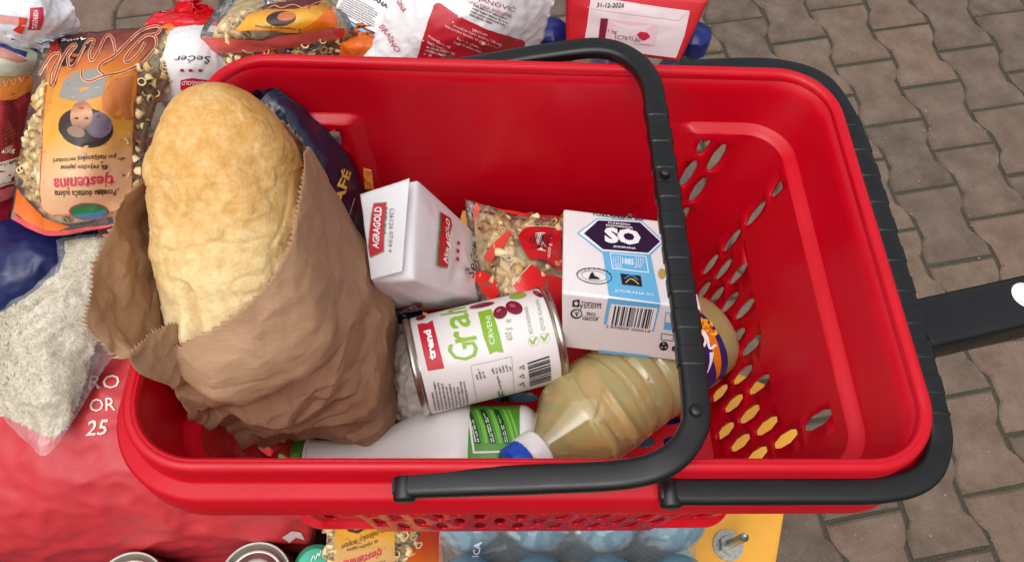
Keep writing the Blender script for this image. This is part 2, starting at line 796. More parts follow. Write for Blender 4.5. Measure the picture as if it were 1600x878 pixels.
def paver_mesh(seed):
    rd = random.Random(seed)
    j = .0048
    hl = PL / 2 - j
    ys = [(-hl, PE / 2), (-.068, PE / 2 - .001), (-.045, (PE + PW) / 4 + .002), (-.028, PW / 2), (.028, PW / 2), (.045, (PE + PW) / 4 + .002), (.068, PE / 2 - .001), (hl, PE / 2)]
    right = [(w - j, y) for y, w in ys]
    out = right + [(-x, y) for x, y in reversed(right)]
    out = [(x + rd.uniform(-.001, .001), y + rd.uniform(-.001, .001)) for x, y in out]
    n = len(out)
    ch = .0055
    V = [(x, y, -.04) for x, y in out] + [(x, y, -.0045) for x, y in out]
    V += [(x - math.copysign(ch, x), y - math.copysign(ch if abs(y) > .09 else 0, y), rd.uniform(-.0006, .0006)) for x, y in out]
    Fc = [(a * n + k, a * n + (k + 1) % n, (a + 1) * n + (k + 1) % n, (a + 1) * n + k) for a in (0, 1) for k in range(n)]
    Fc.append(tuple(2 * n + k for k in range(n)))
    me = bpy.data.meshes.new('paver')
    me.from_pydata(V, [], Fc)
    me.materials.append(MP)
    return me


MP = paver_material()
pmesh = [paver_mesh(s) for s in range(6)]
yaw = R(10)
pe = np.array([math.cos(yaw), math.sin(yaw)])
pd = np.array([-math.sin(yaw), math.cos(yaw)])
p0 = at(1397, 190, 0)[:2] + pd * PL / 2
pitch_ = (PE + PW) / 2
cnt = 0
rp = random.Random(3)
for ci in range(-22, 12):
    for cj in range(-14, 10):
        q = p0 + pe * ci * pitch_ + pd * (cj + (.5 if ci % 2 else 0)) * PL
        if not (-1.62 < q[0] < 1.85 and -.15 < q[1] < 1.95):
            continue
        if q[0] < .2 and q[1] < .85:
            continue                              # under the table, out of sight
        o = bpy.data.objects.new('paver', pmesh[rp.randrange(6)])
        col.objects.link(o)
        o.parent = ground
        o.location = (q[0], q[1], rp.uniform(-.0025, .0005))
        o.rotation_euler = (rp.uniform(-.008, .008), rp.uniform(-.008, .008), yaw + rp.uniform(-.008, .008) + (math.pi if rp.random() < .5 else 0))
        cnt += 1
print('pavers', cnt)

# grit lying in the joints
rg = random.Random(12)
V, Fc = [], []
for k in range(900):
    x, y = rg.uniform(.3, 1.8), rg.uniform(0, 1.9)
    ci = rg.randint(-22, 11)
    if rg.random() < .75:                          # along the wavy joints
        q = p0 + pe * (ci + .5) * pitch_ + pd * rg.uniform(-14, 10) * PL * .6
        q = q + pe * rg.uniform(-.024, .024)
        x, y = q
    if not (-1.5 < x < 1.85 and -.1 < y < 1.95) or (x < .2 and y < .85):
        continue
    r = rg.choice([.0008, .0012, .0012, .0018, .0026])
    b = len(V)
    for d in ((1, 0, 0), (-.7, .7, 0), (-.6, -.8, 0), (0, 0, 1), (0, 0, -1), (.3, .9, .3)):
        V.append((x + d[0] * r * rg.uniform(.7, 1.3), y + d[1] * r * rg.uniform(.7, 1.3), .0012 + d[2] * r * .7))
    Fc += [(b, b + 5, b + 3), (b + 5, b + 1, b + 3), (b + 1, b + 2, b + 3), (b + 2, b, b + 3), (b, b + 4, b + 5), (b + 5, b + 4, b + 1), (b + 1, b + 4, b + 2), (b + 2, b + 4, b)]
grit = obj('grit', V, Fc, plain('pale_grit', '#9c9386', .9, .2, .3, 400), None, False)
tag(grit, 'small pale grit scattered over the paving joints', 'grit', kind='stuff')

# ================================================================== TABLE
TZ = .77


def yellow_material():
    t = NT('yellow_paint')
    v = t.coord()
    c = t.ramp(t.noise(v, 9, 6, .6), [(.3, C('#d98f1d')), (.55, C('#e9a32a')), (.75, C('#f0ae3a'))])
    chip = t.ramp(t.noise(v, 60, 6, .7, .6), [(.66, (0, 0, 0, 1)), (.7, (1, 1, 1, 1))])
    t.set(Base_Color=t.mix(chip, c, C('#c9a05a')), Roughness=t.ramp(t.noise(v, 25, 4), [(.3, (.28,) * 3 + (1,)), (.7, (.5,) * 3 + (1,))]))
    t.bump(t.noise(v, 45, 5), .35, .002)
    return t.m


MY = yellow_material()
sack_standin = thing('shaded_sack_box', 'added dark maroon box standing in for a shaded lower sack under the red sack at the lower left', 'box', (-.65, .3, 0))
MCR = plain('shaded_sack_maroon', '#4a1218', .55, .4, .15, 25, .2, 80)  # added box; shade over a lower red sack is put into its maroon
v, f = boxverts(-1.1, -.2, -.03, .64, TZ - .03, TZ)
bevel(obj('lid', v, f, MCR, sack_standin, False), .004)
v, f = boxverts(-1.08, -.22, -.01, .62, 0, TZ - .031)
bevel(obj('case', v, f, MCR, sack_standin, False), .004)
table = thing('yellow_table', 'worn yellow painted table with a steel bolt under the basket and water bottles', 'table', (-.3, .3, 0))
outl = [(.262, .035), (.280, .0885), (.299, .147), (.338, .226), (.334, .25), (.30, .285), (.20, .33), (.19, .60), (-.195, .62), (-.195, -.04), (.20, -.06), (.245, -.02)]
n = len(outl)
tv = [(x, y, TZ - .032) for x, y in outl] + [(x, y, TZ) for x, y in outl]
tf = [tuple(reversed(range(n))), tuple(range(n, 2 * n))] + [(k, (k + 1) % n, n + (k + 1) % n, n + k) for k in range(n)]
bevel(obj('tabletop', tv, tf, MY, table, False), .004, 2)
ML = plain('dark_steel', '#3a3a3c', .45, .5, metal=.6)
for x, y in ((.16, .06), (.14, .5), (-.15, .06), (-.15, .5)):
    v, f = boxverts(x - .02, x + .02, y - .02, y + .02, 0, TZ - .03)
    bevel(obj('leg', v, f, ML, table, False), .003)
MS = plain('zinc_steel', '#9a9a94', .35, .5, .2, 300, .3, 400, metal=.9)
bp_ = at(1137, 852, TZ)
bolt_parts = obj('bolt', *sweep([(bp_[0], bp_[1], TZ - .001 + k * .006) for k in range(12)], [(.0042 * math.cos(a), .0042 * math.sin(a)) for a in np.linspace(0, 2 * math.pi, 12, endpoint=False)],
                                [(1 + .09 * (k % 2),) * 2 for k in range(12)], upv=(1, 0, 0)), MS, table)
hx_ = [(.0105 * math.cos(a), .0105 * math.sin(a)) for a in np.linspace(0, 2 * math.pi, 6, endpoint=False)]
v, f = sweep([(bp_[0], bp_[1], TZ + .003), (bp_[0], bp_[1], TZ + .011)], hx_, upv=(1, 0, 0))
sharp(obj('nut', v, f, MS, bolt_parts, False))
v, f = sweep([(bp_[0], bp_[1], TZ + .0002), (bp_[0], bp_[1], TZ + .0028)], [(.016 * math.cos(a), .016 * math.sin(a)) for a in np.linspace(0, 2 * math.pi, 24, endpoint=False)], upv=(1, 0, 0))
sharp(obj('washer', v, f, MS, bolt_parts, False))

# ================================================================== BASKET
def red_plastic():
    t = NT('red_plastic')
    v = t.coord()
    base = t.ramp(t.noise(v, 12, 4), [(.3, (.50, .001, .010, 1)), (.7, (.55, .0014, .013, 1))])
    scr = t.noise(t.coord('Object', (14, 3, 60)), 9.0, 6, .75, .6)
    sm = t.ramp(scr, [(.66, (0, 0, 0, 1)), (.70, (1, 1, 1, 1))])
    m_ = t.n('Math', operation='MULTIPLY'); m_.inputs[1].default_value = .16; t.l(sm, m_.inputs[0])
    t.set(Base_Color=t.mix(m_.outputs[0], base, (.72, .14, .16, 1)))
    scuff = t.ramp(t.noise(v, 9, 5, .6, 1.5), [(.45, (.27,) * 3 + (1,)), (.62, (.42,) * 3 + (1,))])
    t.set(Roughness=scuff)
    t.b.inputs['Specular IOR Level'].default_value = .33
    t.bump(t.noise(v, 500, 3), .03, .0004)
    return t.m


def black_plastic():
    t = NT('black_plastic')
    v = t.coord()
    t.set(Base_Color=t.ramp(t.noise(v, 30, 5), [(.3, C('#0a0a0c')), (.7, C('#101113'))]))
    t.set(Roughness=t.ramp(t.noise(v, 40, 6), [(.35, (.30,) * 3 + (1,)), (.7, (.44,) * 3 + (1,))]))
    t.bump(t.noise(v, 900, 3), .12, .0005)
    return t.m


MR, MK = red_plastic(), black_plastic()
ang = Vector((R(-3.88), R(3.03), R(.76)))
MB_ = Matrix.Translation((.013, .2336, 1.2183)) @ Matrix.Rotation(ang.length, 4, ang.normalized())
IB = MB_.inverted()
basket = thing('shopping_basket', 'red plastic shopping basket with two black handles, filled with groceries', 'basket', MB_)
BH, BHX, BHY, FHX, FHY = .225, .215, .141, .173, .128


def loc(px, py, zl):
    """basket coordinates of what shows at that place, at height zl over the rim plane"""
    o = IB @ Vector(_c0)
    d = IB.to_3x3() @ Vector(ray(px, py))
    return o + d * ((zl - o.z) / d.z)


def contour(hx, hy, r, s):
    """rounded rectangle, s in 0..8: even = straight sides, odd = corners; starts front-left going right"""
    k = int(s) % 8
    a = s - int(s)
    ax, ay = hx - r, hy - r
    if k == 0: return (-ax + 2 * ax * a, -hy), (0, -1)
    if k == 2: return (hx, -ay + 2 * ay * a), (1, 0)
    if k == 4: return (ax - 2 * ax * a, hy), (0, 1)
    if k == 6: return (-hx, ay - 2 * ay * a), (-1, 0)
    cx, cy, t0 = {1: (ax, -ay, -90), 3: (ax, ay, 0), 5: (-ax, ay, 90), 7: (-ax, -ay, 180)}[k]
    t = R(t0 + 90 * a)
    return (cx + r * math.cos(t), cy + r * math.sin(t)), (math.cos(t), math.sin(t))


RC = .034
SL = [2 * (.194 - RC), math.pi * RC / 2, 2 * (.130 - RC), math.pi * RC / 2] * 2
SC = np.concatenate([[0], np.cumsum(SL)])
PT = SC[-1]
LEDGE = -.05


def s_to_k(x):
    i = min(max(int(np.searchsorted(SC, x, 'right') - 1), 0), 7)
    return i + min(max((x - SC[i]) / SL[i], 0), .99999)


def smooth01(x):
    x = min(max(x, 0), 1)
    return x * x * (3 - 2 * x)


def mask(x):
    """1 where the lower wall is set in, 0 on the plain panels of the long sides"""
    m = 1.0
    for base in (SC[0], SC[4]):
        a, b = base + .035, base + SL[0] - .035
        m *= 1 - smooth01((x - a) / .012) * smooth01((b - x) / .012)
    return m


def wall_point(x, z):
    t = 1 + z / BH
    hx, hy = FHX + (BHX - FHX) * t, FHY + (BHY - FHY) * t
    r = .024 + .012 * t
    (px, py), (nx, ny) = contour(hx, hy, r, s_to_k(x))
    d = .0075 * smooth01((LEDGE - z) / .005) * mask(x)
    return (px - nx * d, py - ny * d, z)


def hexhole(cx, cz, w, h, zt):
    p = [(-.2, -.5), (.2, -.5), (.5, -.2), (.5, .2), (.2, .5), (-.2, .5), (-.5, .2), (-.5, -.2)]
    return [(cx + a * w, min(cz + b * h, zt)) for a, b in p]


holes = []
CP, VP, HW, HH = .0150, .0395, .0088, .0325
for side in range(4):
    a, L = SC[2 * side], SL[2 * side]
    nc = int((L - .004) / CP)
    for c in range(nc):
        x = a + L / 2 + (c - (nc - 1) / 2) * CP
        edge = min(c, nc - 1 - c)
        tall = 1 if side % 2 else (2 if side == 2 else 3)
        low = -BH + (.052 if side == 2 else .088)
        for r_ in range(5):
            z = -BH + .024 + r_ * VP + (VP / 2 if c % 2 else 0)
            if edge >= tall and z > low:
                continue
            if z - HH / 2 > LEDGE - .022:
                continue
            holes.append(hexhole(x, z, HW, HH, LEDGE - .012))
v2, f2 = fill2d([[(0, -BH), (PT, -BH), (PT, 0), (0, 0)]] + holes)
cutsx = []
for i in range(8):
    m_ = 9 if i % 2 else max(4, int(SL[i] / .02))
    cutsx += [SC[i] + SL[i] * k / m_ for k in range(m_)]
cutsx += [b + d for b in (SC[0], SC[4]) for d in (.035, .039, .043, .047)] + [b + SL[0] - d for b in (SC[0], SC[4]) for d in (.035, .039, .043, .047)]
cutsz = [LEDGE - k * .00125 for k in range(5)] + [LEDGE + .002, -.02, -.1, -.14, -.18]
v2, f2 = cut2d(v2, f2, [[x for x in cutsx if 1e-4 < x < PT - 1e-4], cutsz])
wall = obj('wall', [wall_point(*p) for p in v2], f2, MR, basket, True, local=True)
bm = bmesh.new(); bm.from_mesh(wall.data)
bmesh.ops.remove_doubles(bm, verts=bm.verts, dist=1e-5)
bmesh.ops.recalc_face_normals(bm, faces=bm.faces)
bm.to_mesh(wall.data); bm.free()
# inside faces must point inwards so that the thickness grows outwards
cen = sum((p.normal.dot(Vector((p.center.x, p.center.y, 0))) for p in wall.data.polygons))
ms = wall.modifiers.new('solid', 'SOLIDIFY')
ms.thickness, ms.offset = .0026, (1 if cen > 0 else -1)
wall.data.set_sharp_from_angle(angle=R(25))

# rim: lip, step, flange and skirt
prof = [(-.0006, -.0075), (-.0013, -.004), (-.0002, -.0012), (.0022, .0003), (.0046, .0002), (.0066, -.0018), (.0072, -.005), (.0075, -.0165), (.0088, -.0182), (.0150, -.0198),
        (.0172, -.0222), (.0182, -.046), (.0165, -.047), (.0160, -.026), (.006, -.022)]
ks = []
for i in range(8):
    m_ = 14 if i % 2 else 6
    ks += [i + k / m_ for k in range(m_)]
V, Fc = [], []
for (o_, z_) in prof:
    for k in ks:
        (px, py), (nx, ny) = contour(BHX + o_, BHY + o_, max(.036 + o_, .01), k)
        V.append((px, py, z_))
nk = len(ks)
for a in range(len(prof) - 1):
    for k in range(nk):
        k2 = (k + 1) % nk
        Fc.append((a * nk + k, (a + 1) * nk + k, (a + 1) * nk + k2, a * nk + k2))
sharp(obj('rim', V, Fc, MR, basket, True, local=True), 50)

# floor with slots
FZ = -BH
fo = []
for i in range(8):
    m_ = 8 if i % 2 else 2
    fo += [contour(FHX + .0005, FHY + .0005, .024, i + k / m_)[0] for k in range(m_)]
slots = []
for rj in range(-5, 6):
    for ci in range(-3, 4):
        cx = ci * .0485 + (.0 if rj % 2 else .0242)
        w = .041
        x0, x1 = cx - w / 2, cx + w / 2
        x0, x1 = max(x0, -.153), min(x1, .153)
        if x1 - x0 < .012:
            continue
        cy, h = rj * .0195, .0095
        slots.append([(x0, cy - h * .25), (x0 + .006, cy - h / 2), (x1 - .006, cy - h / 2), (x1, cy - h * .25), (x1, cy + h * .25), (x1 - .006, cy + h / 2), (x0 + .006, cy + h / 2), (x0, cy + h * .25)])
v2, f2 = fill2d([fo] + slots)
fl = obj('floor_grid', [(a, b, FZ) for a, b in v2], f2, MR, basket, False, local=True)
ms = fl.modifiers.new('solid', 'SOLIDIFY')
ms.thickness, ms.offset = .003, 0


# handles
def handle(path, ribs=None, name='handle', w=.0150, h=.0100):
    P = crom(np.array([tuple(loc(*p)) for p in path]), np.linspace(0, 1, 170))
    seg = np.concatenate([[0], np.cumsum(np.linalg.norm(np.diff(P, axis=0), axis=1))])
    # resample evenly
    N = 700
    L = np.linspace(0, seg[-1], N)
    P = np.stack([np.interp(L, seg, P[:, k]) for k in range(3)], 1)
    sc_ = []
    for k in range(N):
        q = loc_to_px(P[k])
        s = 1.0
        if ribs and ribs[0] < q[1] < ribs[1] and q[0] > ribs[2]:
            ph = (L[k] / .0225) % 1
            s = 1.0 + (.085 if ph < .5 else 0)
        e = min(L[k], seg[-1] - L[k])
        en = .75 + .25 * smooth01(e / .006)
        sc_.append((s * en, s * en))
    v, f = sweep(P, rrect(w, h, .0036, 4), sc_)
    return sharp(obj(name, v, f, MK, basket, True, local=True), 25), P


def loc_to_px(p):
    return proj(np.array(MB_ @ Vector(p)))


hA, PA = handle([(616, 757, -.013), (700, 753, -.007), (850, 748, -.001), (975, 741, .005), (1040, 722, .009), (1078, 682, .010), (1086, 620, .0105), (1060, 420, .0105),
                 (1027, 190, .0085), (1015, 128, .007), (985, 92, .004), (935, 76, .001), (850, 85, -.008), (760, 100, -.018), (690, 110, -.030)], ribs=(165, 600, 1000))
hB, PB = handle([(1030, 767, -.016), (1120, 767, -.0165), (1250, 766, -.0165), (1375, 764, -.0165), (1440, 745, -.0165), (1463, 700, -.0165), (1458, 640, -.016), (1412, 470, -.016),
                 (1345, 245, -.016), (1312, 168, -.016), (1275, 126, -.016), (1210, 108, -.017), (1130, 107, -.022), (1060, 110, -.034)], ribs=(190, 650, 1200))
# moulded buttons on the handles and the hinge pins
for px, py, z in ((1040, 268, .0172), (1088, 640, .0172)):
    p = loc(px, py, z)
    lathe('moulded_button', [(0.0, .0012), (.0026, .0012), (.0034, .0004), (.0036, -.002)], MK, hA, 20).matrix_local = Matrix.Translation(p)
for H_, P_ in ((hA, PA), (hB, PB)):
    for q in (P_[7], P_[-8]):
        m_ = orient((q[0], q[1], q[2]), (0, 1, 0))
        lathe('hinge_pin', [(0, -.009), (.005, -.009), (.0058, -.008), (.0058, .008), (.005, .009), (0, .009)], MK, H_, 18).matrix_local = m_

# pull bar on the right end
a, b, c = loc(1418, 520, -.026), loc(1600, 478, -.026), loc(1900, 410, -.026)
P = [Vector(a) + (Vector(c) - Vector(a)) * t for t in np.linspace(0, 1, 12)]
v, f = sweep([tuple(p) for p in P], rrect(.033, .030, .005, 4), [(1 + .01 * k / 11, 1) for k in range(12)])
bar = sharp(obj('pull_bar', v, f, MK, basket, True, local=True), 50)
q = loc(1603, 461, -.0105)
st = lathe('sticker', [(.0, .0003), (.0088, .0003), (.009, -.0002)], ink('#f3f3f3'), bar, 36)
st.matrix_local = Matrix.Translation(q)

# ================================================================== THINGS IN THE BASKET
WHITE = '#e9e6e6'
MW = plain('white_card', '#e6e2e2', .45, .4, .03, 30, .10, 90)
MPAPER = plain('white_paper', '#e4e1e2', .6, .3, .03, 20, .25, 60)
BLK, REDI, GREENI = ink('#1b1a20'), ink('#c4102a'), ink('#7fb52a')
GREY = ink('#6b6668')


def hexa(name, c, mat, parent, bev=.003):
    """six-sided pack from corners: FL FR BL BR on top (front/back), fl fr bl br below; each (px, py, z)"""
    k = ['fl', 'fr', 'bl', 'br', 'FL', 'FR', 'BL', 'BR']
    v = [at(*c[q]) for q in k]
    f = [(0, 2, 3, 1), (4, 5, 7, 6), (0, 1, 5, 4), (2, 6, 7, 3), (0, 4, 6, 2), (1, 3, 7, 5)]
    o = obj(name, v, f, mat, parent, False)
    return bevel(o, bev, 3)


def face(c, a, b, d, e, n=24):
    """print surface: a front-left, b front-right, d back-left, e back-right"""
    s = Surf.grid([[c[a], c[b]], [c[d], c[e]]], n, n)
    return s


# ---- bread loaf
B0, B1 = at(428, 691, 1.165), at(330, 148, 1.312)
BAX = (B1 - B0) / np.linalg.norm(B1 - B0)
BLEN = np.linalg.norm(B1 - B0)
BSIDE = np.array((.93, .285, -.23)); BSIDE -= BAX * (BSIDE @ BAX); BSIDE /= np.linalg.norm(BSIDE)
BFR = np.cross(BAX, BSIDE)
if BFR[2] < 0: BFR = -BFR


def bread_r(t):
    if t > .45:
        x = (t - .45) / .58
        return .0458 * max(0, 1 - x ** 3.2) ** .5
    return .0458 * max(.02, 1 - (max(0, .43 - t) / .235) ** 3) ** .5


def bread_mat():
    t = NT('bread_crust')
    v = t.coord('Object')
    uv = t.n('TexCoord').outputs['UV']
    sx = t.n('SeparateXYZ'); t.l(uv, sx.inputs[0])
    big = t.noise(v, 22, 4, .6)
    ad = t.n('Math', operation='MULTIPLY_ADD'); ad.inputs[1].default_value = .26; t.l(big, ad.inputs[0]); t.l(sx.outputs['Y'], ad.inputs[2])
    bake = t.ramp(ad.outputs[0], [(.50, C('#e6dcb8')), (.68, C('#e0c68e')), (.90, C('#d8a45a')), (1.0, C('#d29a4c'))])
    fleck = t.ramp(t.noise(v, 170, 5, .7), [(.30, C('#a8722e')), (.5, C('#d6ab68')), (.7, C('#efdbb2'))])
    c = t.mix(.38, bake, fleck)
    an = t.n('Math', operation='SUBTRACT'); an.inputs[1].default_value = .72; t.l(sx.outputs['X'], an.inputs[0])
    ab = t.n('Math', operation='ABSOLUTE'); t.l(an.outputs[0], ab.inputs[0])
    a2 = t.n('Math', operation='MULTIPLY_ADD'); a2.inputs[1].default_value = .18; t.l(t.noise(v, 30, 5, .7), a2.inputs[0]); t.l(ab.outputs[0], a2.inputs[2])
    side = t.ramp(a2.outputs[0], [(.12, (.85,) * 3 + (1,)), (.24, (0, 0, 0, 1))])
    c = t.mix(side, c, t.mix(.35, C('#b06c22'), c))
    flour = t.ramp(t.noise(v, 45, 6, .65), [(.55, (0, 0, 0, 1)), (.75, (1, 1, 1, 1))])
    m = t.n('Math', operation='MULTIPLY'); m.inputs[1].default_value = .4; t.l(flour, m.inputs[0])
    t.set(Base_Color=t.mix(m.outputs[0], c, C('#e6cf9c')), Roughness=.62)
    t.b.inputs['Subsurface Weight'].default_value = .08
    t.b.inputs['Subsurface Radius'].default_value = (.006, .003, .001)
    b1 = t.bump(t.mix(.5, t.noise(v, 140, 6, .65), t.noise(v, 500, 3)), .55, .0016)
    return t.m


V, Fc, UV = [], [], []
NA, NTt = 200, 190
for j in range(NTt):
    t = .2 + (1.03 - .2) * (1 - (1 - j / (NTt - 1)) ** 1.35)
    c = B0 + BAX * BLEN * t
    r0 = bread_r(t)
    for i in range(NA):
        a = 2 * math.pi * i / NA - math.pi
        d = math.cos(a) * BFR * .93 + math.sin(a) * BSIDE
        p = Vector(c + d * r0)
        am = smooth01(r0 / .03)
        w = noise.noise(p * 26) * .0026 + abs(noise.noise(p * 34 + Vector((3, 1, 2)))) * -.0024 * (1 if t < .8 else .3) + noise.noise(p * 75) * .0009
        w += -.0022 * max(0, noise.noise(Vector((p.x * 20, p.y * 45, p.z * 45)))) * (1 - smooth01((t - .6) / .25))
        fl_ = noise.noise(p * 48 + Vector((5, 5, 5))) + .5 * noise.noise(p * 120)
        w += .0007 * smooth01((fl_ + .05) / .12) + .0006 * smooth01((fl_ - .28) / .1) - .0006
        zone = smooth01((.86 - t) / .15)
        for sd_, fq in ((1.0, 24), (6.0, 37)):
            ln = noise.noise(Vector((p.x * fq, p.y * fq * 1.3, p.z * fq * 1.3)) + Vector((sd_, sd_, 0)))
            w += -.0008 * math.exp(-(ln / .045) ** 2) * zone * (.4 + .6 * smooth01(noise.noise(p * 18 + Vector((sd_, 0, 4))) * 2 + .5))
        g = a if a < math.pi else a - 2 * math.pi
        g += .55 + .25 * t + .12 * noise.noise(p * 30)
        w += -.0075 * math.exp(-(g / .075) ** 2) * smooth01((.58 - t) / .06) + .003 * math.exp(-((abs(g) - .18) / .12) ** 2) * smooth01((.52 - t) / .1)
        V.append(tuple(c + d * (r0 + w * am)))
        UV.append((i / NA, t / 1.03))
for j in range(NTt - 1):
    for i in range(NA):
        i2 = (i + 1) % NA
        Fc.append((j * NA + i, j * NA + i2, (j + 1) * NA + i2, (j + 1) * NA + i))
Fc.append(tuple(reversed(range(NA))))
bread = obj('bread_loaf', V, Fc, bread_mat(), None, True, UV)
tag(bread, 'golden crusty bread loaf sticking out of the brown paper bag', 'bread')

# ---- brown paper bag
def kraft():
    t = NT('kraft_paper')
    v = t.coord()
    c = t.ramp(t.noise(v, 14, 5, .6), [(.3, C('#a67e5f')), (.5, C('#b88e6c')), (.7, C('#c6a07e'))])
    fib = t.noise(t.coord('Object', (60, 900, 900)), 1.0, 4)
    c = t.mix(.25, c, t.ramp(fib, [(.3, C('#9a7559')), (.7, C('#caa584'))]))
    t.set(Base_Color=c, Roughness=.62)
    t.b.inputs['Specular IOR Level'].default_value = .35
    vo = t.n('TexVoronoi', feature='DISTANCE_TO_EDGE')
    vo.inputs['Scale'].default_value = 34
    wv = t.n('VectorMath', operation='ADD')
    nz = t.n('TexNoise'); nz.inputs['Scale'].default_value = 12; nz.inputs['Detail'].default_value = 3
    t.l(v, nz.inputs['Vector'])
    s2 = t.n('VectorMath', operation='SCALE'); s2.inputs['Scale'].default_value = .06
    t.l(nz.outputs['Color'], s2.inputs[0]); t.l(v, wv.inputs[0]); t.l(s2.outputs[0], wv.inputs[1]); t.l(wv.outputs[0], vo.inputs['Vector'])
    cr = t.ramp(vo.outputs['Distance'], [(0, (1, 1, 1, 1)), (.10, (0, 0, 0, 1))])
    hmix = t.mix(.10, t.noise(v, 70, 6, .65, 1.0), cr)
    t.bump(hmix, .35, .0016)
    # thin paper lets a little light through
    tl = t.n('BsdfTranslucent'); tl.inputs[0].default_value = C('#b07a50')
    ms_ = t.n('MixShader'); ms_.inputs[0].default_value = .18
    t.l(t.b.outputs[0], ms_.inputs[1]); t.l(tl.outputs[0], ms_.inputs[2]); t.l(ms_.outputs[0], t.out.inputs[0])
    return t.m


MKR = kraft()


def smooth_net(P, n=14):
    for _ in range(n):
        Q = P.copy()
        Q[1:-1] = (P[:-2] + P[1:-1] * 2 + P[2:]) / 4
        P = Q.copy()
        P[:, 1:-1] = (Q[:, :-2] + Q[:, 1:-1] * 2 + Q[:, 2:]) / 4
    return P


def off_bread(P, clear=.0025):
    """paper lies outside the loaf"""
    Q = P.copy()
    for j in range(P.shape[0]):
        for i in range(P.shape[1]):
            p = P[j, i]
            t = (p - B0) @ BAX / BLEN
            if .2 < t < 1.0:
                c = B0 + BAX * BLEN * t
                d = p - c
                rr = np.linalg.norm(d)
                need = bread_r(t) + clear
                if rr < need:
                    Q[j, i] = c + d / rr * need
    return Q


pbag = thing('paper_bag', 'crumpled brown paper bag with a zigzag torn edge, wrapped round the bread', 'paper bag', (-.17, .14, 1.0))
fr = [
    [(326, 652, 1.120), (385, 676, 1.060), (448, 680, 1.000), (525, 668, .995), (590, 662, 1.00), (604, 645, 1.00), (604, 615, 1.00)],
    [(296, 648, 1.192), (362, 676, 1.136), (440, 679, 1.084), (522, 666, 1.080), (588, 660, 1.070), (611, 615, 1.05), (615, 580, 1.02)],
    [(276, 620, 1.210), (340, 636, 1.180), (440, 636, 1.160), (530, 600, 1.160), (580, 540, 1.140), (606, 500, 1.105), (612, 490, 1.06)],
    [(264, 598, 1.234), (322, 598, 1.212), (420, 590, 1.202), (505, 530, 1.206), (550, 450, 1.195), (578, 415, 1.150), (588, 420, 1.10)],
    [(214, 580, 1.262), (292, 557, 1.240), (382, 552, 1.220), (452, 462, 1.242), (500, 375, 1.240), (530, 325, 1.205), (540, 335, 1.14)],
    [(190, 549, 1.280), (262, 505, 1.262), (346, 512, 1.236), (397, 420, 1.262), (442, 315, 1.284), (474, 236, 1.280), (484, 245, 1.23)],
]


def over_bread(ctrl, nu, nv, disp, lift):
    """net of a paper sheet that lies over the loaf, then creased"""
    S = Surf.grid(ctrl, nu, nv)
    S = Surf(smooth_net(off_bread(S.P, .002), 3))
    S = Surf(off_bread(S.P, .002))
    D = np.array([[max(-.0015, disp(Vector(S.P[j, i]), i / (nu - 1), j / (nv - 1)) + lift) for i in range(nu)] for j in range(nv)])
    n = S.N.copy()
    return S.P + n * D[..., None]


P = over_bread(fr, 170, 140, lambda p, u, v: crumple(20, .0030, 1.3, .6)(p, u, v) + facets_fold(20, .0150, 1.7, .25)(p, u, v) * (.3 + .7 * smooth01((.80 - v) / .4)) * smooth01((v + .02) / .22) * (1 - .65 * smooth01((u - .55) / .25)), .0004)
for i in range(170):                       # zigzag cut along the opening
    d = P[-1, i] - P[-3, i]
    d /= np.linalg.norm(d) + 1e-9
    P[-1, i] += d * ((.0022 if i % 2 else -.0010) * random.uniform(.4, 1.2))
S1 = Surf(P)
sharp(S1.sheet('front_sheet', MKR, pbag, .00035), 11)
# back sheet reaching over the rim on the left and behind the loaf
bk = [
    [(192, 560, 1.268), (140, 505, 1.285), (146, 455, 1.288), (172, 390, 1.288), (206, 312, 1.285), (285, 190, 1.265), (396, 158, 1.262), (462, 215, 1.255), (492, 262, 1.22)],
    [(250, 560, 1.250), (205, 525, 1.262), (200, 468, 1.264), (212, 400, 1.262), (232, 330, 1.255), (300, 240, 1.235), (410, 215, 1.235), (470, 260, 1.225), (506, 300, 1.19)],
    [(290, 570, 1.205), (275, 535, 1.215), (272, 480, 1.218), (280, 420, 1.218), (292, 350, 1.215), (340, 300, 1.195), (420, 290, 1.19), (490, 330, 1.17), (540, 370, 1.13)],
    [(330, 620, 1.08), (320, 580, 1.09), (310, 540, 1.10), (320, 480, 1.11), (340, 420, 1.10), (380, 400, 1.08), (440, 400, 1.07), (540, 440, 1.05), (600, 500, 1.03)],
]
S2 = Surf.grid(bk, 130, 60, lambda p, u, v: crumple(24, .003, 5.1, .6)(p, u, v) + facets_fold(24, .0055, 8.2)(p, u, v))
P = off_bread(S2.P, .0018)
for i in range(130):
    d = P[0, i] - P[2, i]
    d /= np.linalg.norm(d) + 1e-9
    P[0, i] += d * ((.0028 if i % 2 else -.0012) * random.uniform(.4, 1.2))
sharp(Surf(P).sheet('back_sheet', MKR, pbag, .00035), 11)

# ---- coffee bag
MNAVY = plain('navy_foil', '#1b2238', .22, .6, .15, 20, .35, 55)
cb = thing('coffee_bag', 'navy foil coffee bag with gold lettering standing behind the bread', 'coffee bag', at(560, 420, 1.03))
cf = [
    [(520, 470, 1.03), (570, 465, 1.035), (600, 430, 1.03)],
    [(470, 370, 1.10), (535, 352, 1.118), (572, 318, 1.095)],
    [(425, 270, 1.145), (490, 250, 1.165), (541, 240, 1.14)],
    [(400, 205, 1.178), (450, 180, 1.19), (487, 180, 1.172)],
    [(397, 180, 1.190), (425, 158, 1.196), (452, 154, 1.19)],
    [(403, 160, 1.196), (418, 146, 1.198), (433, 137, 1.196)],
]


